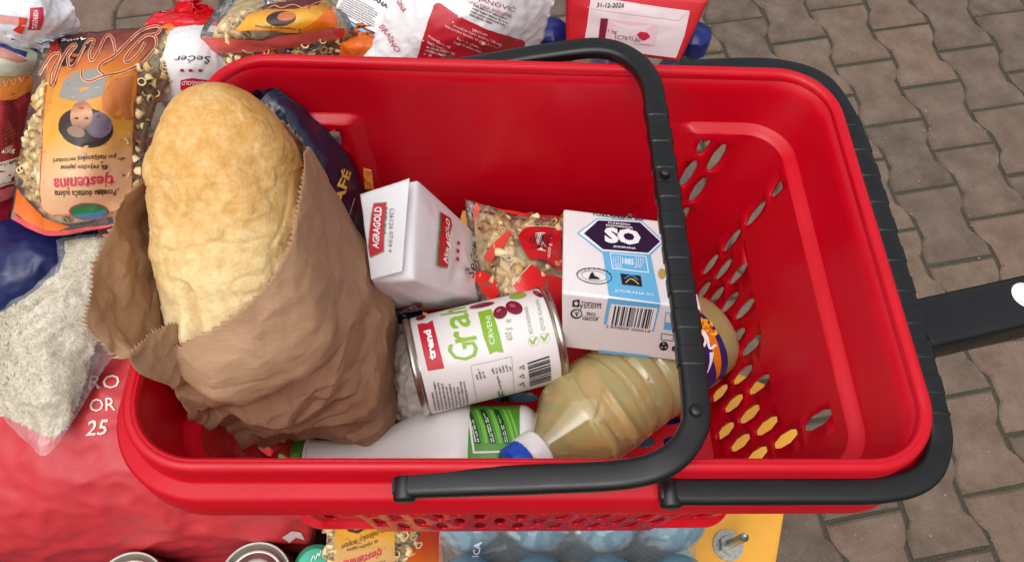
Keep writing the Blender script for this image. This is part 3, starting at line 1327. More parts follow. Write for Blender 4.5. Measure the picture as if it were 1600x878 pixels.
def seal(p, u, v):
    w = crumple(40, .0022, 2.2, .5)(p, u, v)
    if v > .80:
        w = w * .2 + .0007 * math.sin((v - .80) * 210)
    return w


SCf = Surf.grid(cf, 50, 90, seal)
SCf.pillow('pouch', MNAVY, cb, .035)
ptext(SCf, 'CAFÉ', (523, 349), (547, 270), (503, 337), ink('#d9b65a', .3), cb, bold=.03, off=.0012, step=.04)
stroke(SCf, [(536, 356), (545, 335), (553, 310)], 1.2, ink('#b9bcc8'), cb, 'print')
v_, f_ = boxverts(0, 1, 0, 1, 0, 1)
tab = Surf.grid([[(570, 296, 1.11), (585, 298, 1.11)], [(568, 262, 1.125), (580, 266, 1.125)]], 12, 14, crumple(60, .003, 9))
o = tab.sheet('wrapper_corner', plain('orange_film', '#d07a2c', .3, .5, .2, 60), cb, .0006)

# ---- sugar pack
sc_ = dict(FL=(581, 440, 1.165), FR=(646, 438, 1.168), BL=(566, 302, 1.172), BR=(652, 280, 1.176), fl=(606, 492, 1.035), fr=(764, 474, 1.045), bl=(640, 340, 1.04), br=(747, 368, 1.060))
sug = thing('sugar_pack', 'white paper sugar pack with red labels inside the basket beside the bread', 'sugar pack', at(690, 440, 1.03))


def packface(c, a, b, d, e, amp=.0016, seed=0.0, n=34, bulge=.0):
    def dis(p, u, v):
        k = 16 * u * (1 - u) * v * (1 - v)
        return crumple(55, amp, seed, .6)(p, u, v) * min(1, k * 1.3) + bulge * k
    return Surf.grid([[c[a], c[b]], [c[d], c[e]]], n, n, dis)


def paperpack(name, c, mat, parent, seed=0.0, amp=.0016, bulge=.002, smooth=2):
    """paper brick: six slightly crumpled faces welded into one body; returns the print surfaces"""
    fs = dict(top=('FL', 'FR', 'BL', 'BR'), front=('fl', 'fr', 'FL', 'FR'), right=('fr', 'br', 'FR', 'BR'), left=('bl', 'fl', 'BL', 'FL'), back=('br', 'bl', 'BR', 'BL'), bottom=('bl', 'br', 'fl', 'fr'))
    out, V, Fc = {}, [], []
    for q, (k, s) in enumerate(fs.items()):
        S = packface(c, *s, amp=amp, seed=seed + q, bulge=bulge)
        out[k] = S
        v, f = S.mesh()
        i = len(V)
        V += v
        Fc += [tuple(x + i for x in y) for y in f]
    o = obj(name, V, Fc, mat, parent, True)
    bm = bmesh.new(); bm.from_mesh(o.data)
    bmesh.ops.remove_doubles(bm, verts=bm.verts, dist=2e-5)
    for _ in range(smooth):
        bmesh.ops.smooth_vert(bm, verts=bm.verts, factor=.5, use_axis_x=True, use_axis_y=True, use_axis_z=True)
    bm.to_mesh(o.data); bm.free()
    return out, o


sf, so = paperpack('pack', sc_, MPAPER, sug, 2.0, .0036, .004, smooth=3)
zc = Z(540, 260, 3.659)
T = sf['top']
# folded end flap standing a little off the pack
fl_c = [[(580, 437, 1.173), (628, 424, 1.176)], [(563, 304, 1.181), (640, 279, 1.186)]]
SF = Surf.grid(fl_c, 26, 26, crumple(50, .0010, 4))
SF.sheet('end_flap', MPAPER, sug, .0008)
ppoly(SF, [zc(160, 210), zc(237, 205), zc(224, 350), zc(222, 490), zc(140, 525), zc(128, 460), zc(145, 290)], ink('#9a8a5a'), sug, 'label_border', .0003)
ppoly(SF, [zc(164, 216), zc(232, 211), zc(220, 350), zc(217, 484), zc(142, 518), zc(133, 458), zc(150, 292)], REDI, sug, 'red_label', .0006)
ptext(SF, 'AGRAGOLD', zc(192, 474), zc(212, 236), zc(156, 470), ink('#f4eeee'), sug, bold=.03, off=.0012)
ptext(SF, 'L26126 07:04 4', zc(254, 246), zc(246, 492), zc(280, 246), GREY, sug, off=.0009)
small_print(SF, zc(225, 235), zc(212, 505), zc(246, 235), 1, GREY, sug, 3, 12)
Rr = sf['right']
ppoly(Rr, [zc(528, 262), zc(592, 300), zc(584, 440), zc(574, 584), zc(512, 570), zc(520, 420)], ink('#9a8a5a'), sug, 'label_border', .0016)
ppoly(Rr, [zc(532, 270), zc(587, 304), zc(579, 440), zc(570, 576), zc(517, 565), zc(525, 420)], REDI, sug, 'red_label', .0021)
ptext(Rr, 'AGRAGOLD', zc(566, 560), zc(577, 315), zc(536, 548), ink('#f4eeee'), sug, bold=.03, off=.0028)
for y in (440, 485, 530):
    x = 633 - (y - 440) * .06
    ppoly(Rr, [zc(x - 8, y - 12), zc(x + 8, y - 8), zc(x + 7, y + 12), zc(x - 9, y + 8)], REDI, sug, 'red_square', .0020, None)
ptext(Rr, 'Šećer', zc(717, 642), zc(724, 448), zc(668, 622), BLK, sug, shear=.25, off=.0024)
Fr = sf['front']
ppoly(Fr, [zc(232, 815), zc(430, 764), zc(444, 790), zc(250, 838)], ink('#a9152c'), sug, 'red_label', .0021)
ptext(Fr, 'AGRAGOLD', zc(275, 832), zc(425, 795), zc(270, 812), ink('#e4d4d4'), sug, bold=.03, off=.0028)

# ---- macaroni
def macaroni_mesh():
    V, Fc = [], []
    ns, nr = 8, 6
    for ring, rad in ((0, .0030), (1, .0019)):
        for k in range(nr):
            a = R(-55 + 110 * k / (nr - 1))
            c = Vector((.0075 * math.sin(a), 0, .0075 * math.cos(a) - .006))
            dx = Vector((math.sin(a), 0, math.cos(a)))
            for q in range(ns):
                b = 2 * math.pi * q / ns
                V.append(tuple(c + dx * rad * math.cos(b) + Vector((0, 1, 0)) * rad * math.sin(b)))
    for ring in (0, 1):
        o = ring * ns * nr
        for k in range(nr - 1):
            for q in range(ns):
                q2 = (q + 1) % ns
                f = (o + k * ns + q, o + k * ns + q2, o + (k + 1) * ns + q2, o + (k + 1) * ns + q)
                Fc.append(f if ring else f[::-1])
    for k in (0, nr - 1):
        for q in range(ns):
            q2 = (q + 1) % ns
            f = (k * ns + q, k * ns + q2, ns * nr + k * ns + q2, ns * nr + k * ns + q)
            Fc.append(f if k else f[::-1])
    me = bpy.data.meshes.new('macaroni')
    me.from_pydata(V, [], Fc)
    me.polygons.foreach_set('use_smooth', [True] * len(me.polygons))
    t = NT('dry_pasta')
    oi = t.n('ObjectInfo')
    t.set(Base_Color=t.ramp(oi.outputs['Random'], [(0, C('#dcb877')), (.5, C('#e5c890')), (1, C('#eed9aa'))]), Roughness=.5)
    t.b.inputs['Subsurface Weight'].default_value = .15
    t.b.inputs['Subsurface Radius'].default_value = (.003, .002, .001)
    me.materials.append(t.m)
    return me


MAC = macaroni_mesh()
MPASTAFILL = plain('pasta_bulk', '#e6cd9c', .6, .3, .22, 150, .22, 160)


def fill_macaroni(S, parent, spots, scale=1.0, depth=.004, seed=0):
    """spots: list of (polygon in photo coordinates, count)"""
    rd = random.Random(seed)
    iv = _inv[parent.name]
    for poly, n in spots:
        uvp = [S.uv(p) for p in poly]
        us, vs = [p[0] for p in uvp], [p[1] for p in uvp]
        done, tries = 0, 0
        placed = []
        while done < n and tries < n * 40:
            tries += 1
            u, v = rd.uniform(min(us), max(us)), rd.uniform(min(vs), max(vs))
            ins = False
            for k in range(len(uvp)):
                (x1, y1), (x2, y2) = uvp[k], uvp[k - 1]
                if (y1 > v) != (y2 > v) and u < (x2 - x1) * (v - y1) / (y2 - y1) + x1:
                    ins = not ins
            if not ins or not (.01 < u < .99 and .01 < v < .99):
                continue
            p = Vector(S.ev(u, v, -(depth * scale + rd.uniform(0, .0045))))
            if any((p - q).length < .0044 * scale for q in placed):
                continue
            placed.append(p)
            o = bpy.data.objects.new('macaroni', MAC)
            col.objects.link(o)
            o.parent = parent
            o.matrix_local = iv @ Matrix.LocRotScale(p, Matrix.Rotation(rd.uniform(0, 6.28), 3, 'Z') @ Matrix.Rotation(rd.uniform(-.7, .7) + rd.choice((0, 1.57)), 3, 'X') @ Matrix.Rotation(rd.uniform(0, 6.28), 3, 'Y'), (scale,) * 3)
            done += 1


def inner(S, name, mat, parent, drop, depth, trim=5, u0=0.0, u1=1.0, v0=0.0, v1=1.0):
    """bulk of the contents just under the front of a bag"""
    n = S.N.mean((0, 1))
    n /= np.linalg.norm(n)
    a, b = max(trim, int(u0 * S.nu)), min(S.nu - trim, int(u1 * S.nu))
    c, d = max(trim, int(v0 * S.nv)), min(S.nv - trim, int(v1 * S.nv))
    P = smooth_net(S.P)[c:d, a:b] - n * drop
    K = Surf(P)
    K.pillow(name, mat, parent, depth, down=-n)
    return K


FILM = film_mat('clear_film', (.97, .97, .97), .05, .10, .5, 70, .04)
FILMPINK = film_mat('pink_film', (.95, .62, .62), .06, .12, .5, 70, .12)
REDFILM = plain('red_film', '#c41422', .28, .5, .12, 30, .4, 60)
ORANGEFILM = plain('orange_print', '#dd6a1e', .3, .5, .15, 40, .3, 60)

# ---- pasta bag in the basket
pb = thing('pasta_bag', 'small clear macaroni bag with red print between the sugar and the salt box', 'pasta bag', at(830, 470, 1.03))
pg = [
    [(770, 560, 1.045), (840, 585, 1.050), (928, 592, 1.040)],
    [(750, 475, 1.070), (815, 470, 1.095), (905, 480, 1.070)],
    [(735, 400, 1.080), (800, 392, 1.105), (890, 400, 1.080)],
    [(730, 345, 1.080), (790, 348, 1.095), (888, 352, 1.080)],
    [(727, 312, 1.085), (790, 330, 1.085), (885, 340, 1.080)],
]
SP = Surf.grid(pg, 60, 70, crumple(45, .0032, 7.7, .6))
inner(SP, 'contents', MPASTAFILL, pb, .0095, .008)
SP.pillow('film', FILM, pb, .028)
fill_macaroni(SP, pb, [([zc(760, 300), zc(1000, 300), zc(1230, 290), zc(1230, 360), zc(1000, 370), zc(960, 480), zc(1040, 560), zc(950, 720), zc(880, 745), zc(760, 600), zc(840, 470)], 95), ([zc(1050, 540), zc(1230, 540), zc(1230, 700), zc(1050, 600)], 14)], 1.1, .0045, 4)
ppoly(SP, [zc(690, 185), zc(755, 180), zc(890, 255), zc(1220, 300), zc(1220, 268), zc(880, 225), zc(750, 176)], ink('#d8281f', .3), pb, 'red_band')
ppoly(SP, [zc(735, 330), zc(775, 240), zc(745, 200), zc(735, 260)], ink('#e0584c', .3), pb, 'red_band')
ppoly(SP, [zc(790, 520), zc(860, 430), zc(935, 365), zc(950, 380), zc(905, 460), zc(830, 560)], ink('#dd4a40', .3), pb, 'red_band')
ppoly(SP, [zc(722, 612), zc(790, 596), zc(860, 650), zc(880, 720), zc(850, 760), zc(800, 740)], ink('#e0221c', .3), pb, 'red_band')
ppoly(SP, [zc(985, 395), zc(1040, 350), zc(1235, 352), zc(1235, 600), zc(1150, 540), zc(1050, 530), zc(1010, 470)], ink('#c01a22', .3), pb, 'red_label', .0006)
barcode(SP, zc(1035, 470), zc(1145, 480), zc(1060, 390), BLK, pb, 5, 15, ink('#ecdcdc'))
ptext(SP, '400 g', zc(1170, 530), zc(1180, 445), zc(1148, 525), ink('#f0dede'), pb, off=.0010)
ppoly(SP, [zc(955, 680), zc(1055, 560), zc(1150, 620), zc(1140, 720), zc(1090, 690), zc(990, 735)], ink('#d01c20', .3), pb, 'red_label', .0006)
stroke(SP, [zc(955, 682), zc(1000, 620), zc(1056, 562)], 1.0, ink('#f2d6b8'), pb, 'label_border', .0011, 20)
stroke(SP, [zc(985, 395), zc(1040, 350), zc(1235, 352)], 1.0, ink('#f2d6b8'), pb, 'label_border', .0011, 20)
ppoly(SP, [zc(1160, 620), zc(1240, 640), zc(1300, 800), zc(1420, 1160), zc(1250, 1160), zc(1100, 740), zc(1150, 730)], ink('#cf1820', .3), pb, 'red_panel', .0008)

# ---- white crumpled pack and dark pack under the can
wp = thing('wrapped_pack', 'crumpled white paper pack wedged between the paper bag and the bean can', 'pack', at(640, 600, 1.0))
SW = Surf.grid([[(598, 652, 1.02), (650, 662, 1.03), (710, 650, 1.02)], [(600, 600, 1.045), (648, 598, 1.062), (720, 590, 1.04)], [(606, 540, 1.05), (650, 535, 1.065), (720, 530, 1.04)], [(618, 512, 1.03), (650, 502, 1.04), (715, 500, 1.03)]], 60, 60, crumple(70, .0055, 3.1, .8))
SW.pillow('wrapper', plain('soft_white_film', '#cfc6bd', .35, .5, .05, 30, .5, 70), wp, .03)
dp = thing('dark_pack', 'dark navy pack barely seen under the sugar and above the can', 'pack', at(625, 500, 1.01))
SD = Surf.grid([[(590, 522, 1.015), (660, 530, 1.015)], [(596, 490, 1.035), (660, 495, 1.035)], [(600, 460, 1.025), (660, 460, 1.025)]], 24, 24, crumple(50, .002, 6))
SD.pillow('pouch', MNAVY, dp, .02)

# ---- bean can
CA, CB_ = at(651, 573, 1.083), at(863, 522, 1.083)
cax = (CB_ - CA) / np.linalg.norm(CB_ - CA)
CL, CR = .1075, .0362
cmid = (CA + CB_) / 2
can = thing('bean_can', 'white and green bean tin lying on its side on top of the groceries', 'can', orient(cmid - cax * CL / 2, cax, (0, 0, 1)))
MTIN = plain('tin', '#b9b4a8', .28, .5, .1, 80, 0, metal=.95)
rp_ = [(0, -.0005), (CR - .006, -.0005), (CR - .0045, .002), (CR - .003, .002), (CR - .0018, -.0016), (CR + .0006, -.0018), (CR + .0014, -.0002), (CR + .0006, .0024), (CR - .0004, .003)]
lathe('can_end', rp_, MTIN, can, 64)
lathe('can_end', [(r, CL - z) for r, z in reversed(rp_)], MTIN, can, 64)
lathe('body', [(CR - .0006, .0025), (CR, .004), (CR, CL - .004), (CR - .0006, CL - .0025)], MTIN, can, 64)
MLAB = plain('can_label_paper', '#eceae8', .38, .5, .02, 30, .05, 60)
lathe('label_sleeve', [(CR + .0002, .0042), (CR + .0005, .0046), (CR + .0005, CL - .0046), (CR + .0002, CL - .0042)], MLAB, can, 64)
# print surface on the side that faces up and forward
tov = Vector(_c0 - cmid)
az = Vector(cax)
e1 = (tov - az * tov.dot(az)).normalized()
e2 = az.cross(e1)
if e2.y < 0: e2 = -e2


def canpt(u, v):
    th = R(-88 + 176 * v)
    p = Vector(cmid) + az * ((u - .5) * (CL - .009)) + (e1 * math.cos(th) + e2 * math.sin(th)) * (CR + .0005)
    return np.array(p)


SC_ = Surf.func(canpt, 40, 80)
zd = Z(600, 440, 3.99)
st_ = .025
ppoly(SC_, [zd(208, 268), zd(240, 262), zd(268, 262), zd(303, 242), zd(376, 540), zd(272, 556)], ink('#c8102e'), can, 'red_flag', .0004, st_)
ptext(SC_, 'trend', zd(328, 480), zd(292, 300), zd(283, 492), ink('#ffffff'), can, bold=.05, off=.0007, step=st_)
GR = ink('#8dbb2c')
o_ = ptext(SC_, 'G', zd(600, 480), zd(575, 372), zd(415, 500), GR, can, off=.0006, step=st_)
ptext(SC_, 'r', zd(580, 360), zd(560, 290), zd(445, 385), GR, can, off=.0006, step=st_, bold=.01)
ptext(SC_, 'a', zd(545, 280), zd(525, 195), zd(418, 300), GR, can, off=.0006, step=st_, bold=.01)
ptext(SC_, 'h', zd(520, 190), zd(505, 160), zd(355, 215), GR, can, off=.0006, step=st_, bold=.01)
ppoly(SC_, [zd(585, 192), zd(668, 172), zd(700, 262), zd(720, 330), zd(745, 440), zd(690, 436), zd(660, 452), zd(620, 340)], ink('#86b428'), can, 'green_flash', .0004, st_)
ptext(SC_, 'CRVENI', zd(692, 388), zd(665, 215), zd(660, 395), ink('#f4f8e8'), can, off=.0007, step=st_)
for (x, y, a, b, r_) in ((725, 195, 45, 38, -.5), (812, 165, 55, 40, .35), (960, 80, 35, 14, .5), (610, 150, 80, 14, -.2), (230, 228, 32, 14, -.3)):
    ppoly(SC_, [zd(*p) for p in ellipse(x, y, a, b, r_, 22)], ink('#7c1f35', .25), can, 'bean_picture', .0005, st_)
    ppoly(SC_, [zd(*p) for p in ellipse(x - a * .2, y - b * .3, a * .4, b * .25, r_, 14)], ink('#b0566c', .25), can, 'bean_picture', .0007, st_)
ppoly(SC_, [zd(*p) for p in ellipse(835, 92, 55, 18, -.15, 20)], ink('#8fae3a'), can, 'leaf_picture', .0004, st_)
ptext(SC_, '400 g', zd(822, 365), zd(800, 285), zd(765, 372), ink('#93a88c'), can, off=.0006, step=st_)
ptext(SC_, 'e', zd(795, 255), zd(790, 232), zd(765, 260), ink('#93a88c'), can, off=.0006, step=st_)
ptext(SC_, 'BEZ KONZERVANSA', zd(928, 322), zd(895, 155), zd(905, 328), ink('#90a08c'), can, off=.0006, step=st_)
ptext(SC_, 'IZVOR VLAKANA', zd(1005, 300), zd(965, 110), zd(980, 305), ink('#90a08c'), can, off=.0006, step=st_)
for x, y in ((930, 372), (1002, 350)):
    stroke(SC_, [zd(x - 22, y - 12), zd(x - 2, y + 14), zd(x + 8, y - 8), zd(x + 22, y - 28)], 3.0, ink('#8fb83e'), can, 'tick', .0006, 18)
    a_, b_ = ellipse(x, y, 33, 33, 0, 30), ellipse(x, y, 30, 30, 0, 30)
    ppoly(SC_, [zd(*p) for p in a_], ink('#b6cf9a'), can, 'ring', .0005, None, holes=[[zd(*p) for p in b_]])
small_print(SC_, zd(312, 800), zd(268, 578), zd(530, 765), 10, GREY, can, 2, 3.2)
stroke(SC_, [zd(540, 522), zd(680, 492), zd(795, 465)], .5, GREY, can, 'table_rule', .0006, 16)
stroke(SC_, [zd(540, 522), zd(560, 640), zd(580, 740)], .5, GREY, can, 'table_rule', .0006, 16)
stroke(SC_, [zd(795, 465), zd(805, 600), zd(812, 690)], .5, GREY, can, 'table_rule', .0006, 16)
small_print(SC_, zd(575, 610), zd(555, 550), zd(640, 595), 3, GREY, can, 4, 1.3)
small_print(SC_, zd(800, 550), zd(790, 510), zd(672, 575), 6, GREY, can, 5, .7)
small_print(SC_, zd(720, 720), zd(690, 640), zd(750, 700), 2, GREY, can, 6, 2)
ptext(SC_, 'e', zd(760, 728), zd(750, 690), zd(728, 730), GREY, can, off=.0006, step=st_)
barcode(SC_, zd(905, 650), zd(892, 500), zd(1040, 612), BLK, can, 8, 17)
for y in (535, 590, 640):
    ppoly(SC_, [zd(870, y - 20), zd(878, y + 10), zd(838, y)], GREY, can, 'recycling_mark', .0006, None, holes=[[zd(866, y - 10), zd(871, y + 4), zd(850, y)]])

# ---- salt box
sb = dict(FL=(878, 457, 1.160), FR=(1096, 482, 1.158), BL=(880, 326, 1.128), BR=(1060, 348, 1.124), fl=(879, 543, 1.098), fr=(1088, 568, 1.094), bl=(884, 385, 1.062), br=(1058, 410, 1.058))
salt = thing('salt_box', 'white and blue salt carton with a dark hexagon, lying under the black handle', 'carton', at(985, 480, 1.06))
hexa('carton', sb, MW, salt, .0022)
T = face(sb, 'FL', 'FR', 'BL', 'BR')
Fr = face(sb, 'fl', 'fr', 'FL', 'FR')
ze = Z(860, 310, 3.377)
BLUE, NAVY = ink('#64b4e0', .35), ink('#1d1a3a', .35)
ppoly(T, [ze(275, 280), ze(528, 300), ze(580, 553), ze(308, 515)], BLUE, salt, 'blue_band', .0004, None)
ppoly(T, [ze(140, 186), ze(245, 108), ze(480, 120), ze(600, 232), ze(520, 306), ze(270, 288)], BLUE, salt, 'hexagon_border', .0006, None)
ppoly(T, [ze(150, 187), ze(248, 114), ze(477, 126), ze(590, 232), ze(517, 299), ze(273, 281)], ink('#f1f0f2'), salt, 'hexagon_border', .0007, None)
ppoly(T, [ze(176, 190), ze(252, 121), ze(472, 132), ze(578, 232), ze(514, 292), ze(276, 273)], NAVY, salt, 'hexagon', .0009, None)
ptext(T, 'SO', ze(285, 240), ze(480, 256), ze(282, 156), ink('#f4f4f6'), salt, bold=.06, off=.0012)
ptext(T, 'TUZLANSKA SO', ze(217, 92), ze(490, 121), ze(217, 75), BLK, salt, bold=.03, off=.0006)
ptext(T, 'SITNA', ze(320, 112), ze(392, 119), ze(321, 102), GREY, salt, off=.0006)
ptext(T, 'KUHINJSKA', ze(303, 141), ze(420, 152), ze(304, 130), ink('#f4f4f6'), salt, bold=.02, off=.0012)
ptext(T, 'EVAPORISANA', ze(292, 153), ze(434, 166), ze(292, 143), ink('#f4f4f6'), salt, bold=.02, off=.0012)
ptext(T, 'JODIRANA', ze(330, 267), ze(450, 278), ze(330, 254), ink('#f4f4f6'), salt, bold=.02, off=.0012)
LB = ink('#e8f2f8')
sq = [(312, 290), (505, 308), (520, 397), (325, 375)]
sq2 = [(317, 295), (500, 312), (514, 391), (330, 370)]
ppoly(T, [ze(*p) for p in sq], LB, salt, 'crest_frame', .0007, None, holes=[[ze(*p) for p in sq2]])
ptext(T, '1885', ze(378, 350), ze(440, 357), ze(378, 318), LB, salt, bold=.03, off=.0009)
for k in range(4):
    for s_ in (-1, 1):
        x = 410 + s_ * (40 + k * 12)
        stroke(T, [ze(x, 312 + s_ * (3 + k)), ze(x + s_ * 2, 345), ze(x - s_ * (10 + 6 * k) * .6, 372)], .9, LB, salt, 'crest', .0009, 10)
ppoly(T, [ze(368, 400), ze(475, 412), ze(484, 470), ze(378, 458)], ink('#171726'), salt, 'emblem', .0008, None)
stroke(T, [ze(395, 450), ze(425, 430), ze(465, 458)], 1.6, ink('#d9c23a'), salt, 'emblem', .0011, 14)
stroke(T, [ze(390, 428), ze(425, 412), ze(460, 435)], 1.6, ink('#3f8fd0'), salt, 'emblem', .0011, 14)
ptext(T, 'JODIRANA SO', ze(340, 500), ze(548, 524), ze(338, 482), LB, salt, bold=.01, off=.0009)
for a_, b_ in (((95, 42), (91, 38)), ((68, 28), (66, 26))):
    ppoly(T, [ze(*p) for p in ellipse(231, 412, *a_, .12, 40)], BLK, salt, 'seal_ring', .0006, None, holes=[[ze(*p) for p in ellipse(231, 412, *b_, .12, 40)]])
for k, ch in enumerate('TUZLANSKA'):
    a = R(200 + k * 17.5)
    x, y = 231 + 82 * math.cos(a), 412 + 34 * math.sin(a)
    d = a + math.pi / 2
    ptext(T, ch, ze(x - 7 * math.cos(d), y - 5 * math.sin(d)), ze(x + 7 * math.cos(d), y + 5 * math.sin(d)), ze(x - 7 * math.cos(d) + 11 * math.cos(a), y - 5 * math.sin(d) + 10 * math.sin(a)), BLK, salt, off=.0007)
ppoly(T, [ze(200, 428), ze(212, 398), ze(224, 392), ze(232, 412), ze(250, 418), ze(262, 430)], BLK, salt, 'seal_picture', .0007, None)
ppoly(T, [ze(*p) for p in ellipse(588, 400, 20, 28, 0, 16)], ink('#b79a4a'), salt, 'gold_seal', .0006, None)
ppoly(Fr, [ze(305, 517), ze(580, 556), ze(545, 700), ze(530, 697), ze(556, 585), ze(318, 552), ze(296, 664), ze(280, 660)], BLUE, salt, 'blue_band', .0004, None)
barcode(Fr, ze(320, 664), ze(528, 684), ze(340, 562), BLK, salt, 11, 20, ink('#f0eff1'))
ptext(Fr, '3 870009 000014', ze(293, 676), ze(525, 704), ze(294, 662), BLK, salt, off=.0010)
ppoly(Fr, [ze(118, 535), ze(155, 530), ze(152, 572), ze(115, 568)], BLK, salt, 'mark', .0005, None, holes=[[ze(*p) for p in ellipse(136, 551, 11, 11, 0, 14)]])
ptext(Fr, 'ystem', ze(155, 585), ze(268, 588), ze(152, 550), BLK, salt, off=.0006)
ptext(Fr, 'halana', ze(165, 548), ze(272, 558), ze(165, 538), BLK, salt, bold=.02, off=.0006)
ptext(Fr, 'ISO', ze(192, 612), ze(238, 617), ze(192, 596), BLK, salt, bold=.02, off=.0006)
ptext(Fr, 'HACCP', ze(170, 638), ze(252, 644), ze(170, 622), BLK, salt, bold=.02, off=.0006)
stroke(Fr, [ze(168, 618), ze(210, 621), ze(258, 624)], .6, BLK, salt, 'rule', .0006, 8)
ppoly(Fr, [ze(*p) for p in ellipse(137, 606, 31, 26, 0, 30)], BLK, salt, 'seal_ring', .0005, None, holes=[[ze(*p) for p in ellipse(139, 605, 24, 19, 0, 30)]])
for k in (-1, 0, 1):
    stroke(Fr, [ze(139 + 12 * k, 592), ze(139 + 6 * k, 604), ze(139, 618)], 1.0, BLK, salt, 'seal_picture', .0006, 8)
ppoly(Fr, [ze(608, 596), ze(660, 602), ze(660, 695), ze(598, 688)], BLUE, salt, 'pictogram', .0005, None, holes=[[ze(613, 602), ze(655, 607), ze(655, 655), ze(606, 650)]])
ppoly(Fr, [ze(585, 708), ze(650, 716), ze(650, 752), ze(582, 744)], GREY, salt, 'pictogram', .0005, None, holes=[[ze(589, 713), ze(646, 720), ze(646, 747), ze(587, 740)]])
ppoly(Fr, [ze(*p) for p in ellipse(598, 776, 24, 24, 0, 20)], BLK, salt, 'pictogram', .0005, None, holes=[[ze(*p) for p in ellipse(598 + 12 * math.cos(a), 776 + 12 * math.sin(a), 5, 5, 0, 8)] for a in (.5, 2.6, 4.7)])
ptext(Fr, 'e', ze(640, 805), ze(672, 808), ze(640, 772), BLK, salt, bold=.03, off=.0006)
ppoly(Fr, [ze(255, 796), ze(520, 826), ze(518, 842), ze(254, 814)], BLUE, salt, 'blue_band', .0005, None)

# ---- oil bottle
def oil_mat():
    t = NT('sunflower_oil')
    t.set(Base_Color=(1.0, .94, .60, 1), Roughness=.0, IOR=1.36)
    t.b.inputs['Transmission Weight'].default_value = 1.0
    df = t.n('BsdfDiffuse'); df.inputs[0].default_value = (1.0, .83, .34, 1)
    m1 = t.n('MixShader'); m1.inputs[0].default_value = .34
    t.l(t.b.outputs[0], m1.inputs[1]); t.l(df.outputs[0], m1.inputs[2])
    gl = t.n('BsdfGlossy'); gl.inputs['Roughness'].default_value = .04
    fr_ = t.n('Fresnel'); fr_.inputs[0].default_value = 1.6
    m2 = t.n('MixShader')
    t.l(fr_.outputs[0], m2.inputs[0]); t.l(m1.outputs[0], m2.inputs[1]); t.l(gl.outputs[0], m2.inputs[2]); t.l(m2.outputs[0], t.out.inputs[0])
    return t.m


OB = np.array((.163, .2445, 1.036))
OC = at(806, 730, 1.082)
oax = (OC - OB) / np.linalg.norm(OC - OB)
OK_ = np.linalg.norm(OC - OB) / .200
oil = thing('oil_bottle', 'clear bottle of yellow cooking oil with blue and white cap lying in the basket', 'oil bottle', orient(OB, oax, (0, 0, 1)) @ Matrix.Scale(OK_, 4, (0, 0, 1)))
pr = [(.0, .003), (.018, .001), (.030, .0005), (.0365, .005), (.0385, .011), (.0385, .060)]
for k in range(1, 46):
    z = .060 + k * .002
    r = .0394 - .0042 * max(0, math.sin((z - .060) / .0165 * 2 * math.pi)) ** 3
    if z > .112:
        x = (z - .112) / .062
        r = .0148 + (.0400 - .0148) * max(0, 1 - x ** 2.6) ** .75
    if z <= .172:
        pr.append((r, z))
pr += [(.0138, .175), (.0132, .179), (.0132, .184), (0, .184)]


lathe('bottle', pr, oil_mat(), oil, 96)
MCW, MCB = plain('white_plastic', '#ececec', .3, .5), plain('blue_plastic', '#1450c8', .3, .5)
cap = lathe('cap', [(.0138, .178), (.0168, .1785), (.0170, .180), (.0170, .191), (.0160, .1915)], MCW, oil, 48)
cp = [(.0160, .1905), (.0163, .1915)]
lathe('cap_top', [(.0158, .1905), (.0162, .1915), (.0160, .202), (.0150, .2035), (0, .2037)], MCB, cap, 60, lambda x, y, z, a: (x * (1 + .015 * math.sin(a * 40)), y * (1 + .015 * math.sin(a * 40)), z))
lr = .0389
lathe('label_sleeve', [(lr - .0002, .0215), (lr, .022), (lr, .058), (lr - .0002, .0585)], plain('oil_label', '#2a2468', .35, .5, .05), oil, 64)
oz = Vector(oax); e1 = Vector(_c0 - OB); e1 = (e1 - oz * e1.dot(oz)).normalized(); e2 = oz.cross(e1)
SO = Surf.func(lambda u, v: np.array(Vector(OB) + oz * (.022 + .036 * (1 - u)) * OK_ + (e1 * math.cos(R(90 - 180 * v)) + e2 * math.sin(R(90 - 180 * v))) * lr), 30, 60)
if ((SO.N * (SO.P - OB)).sum()) < 0:
    SO.N = -SO.N
zo = Z(860, 310, 3.377)
ppoly(SO, [zo(775, 640), zo(800, 630), zo(850, 690), zo(880, 760), zo(900, 860), zo(890, 930), zo(870, 960), zo(860, 860), zo(840, 760), zo(800, 720), zo(776, 735)], ink('#e07a16', .35), oil, 'flower_picture', .0004, .05)
rdm = random.Random(4)
for k in range(26):
    x, y = rdm.uniform(785, 880), rdm.uniform(645, 720)
    ppoly(SO, [zo(*p) for p in ellipse(x, y, 16, 6, rdm.uniform(0, 3.1), 8)], ink(rdm.choice(['#f2a81e', '#f6bd34', '#d8680f']), .35), oil, 'petal', .0006 + .00002 * k, None)
stroke(SO, [zo(778, 705), zo(800, 715), zo(815, 750), zo(800, 790)], 4.0, ink('#f6f2f2'), oil, 'lettering', .0012, 20)
stroke(SO, [zo(800, 700), zo(822, 735), zo(836, 790), zo(868, 772)], 4.0, ink('#f6f2f2'), oil, 'lettering', .0013, 20)
ppoly(SO, [zo(835, 812), zo(858, 810), zo(850, 860), zo(832, 905), zo(818, 930), zo(836, 860)], ink('#e8e4ee'), oil, 'white_ribbon', .0009, .05)

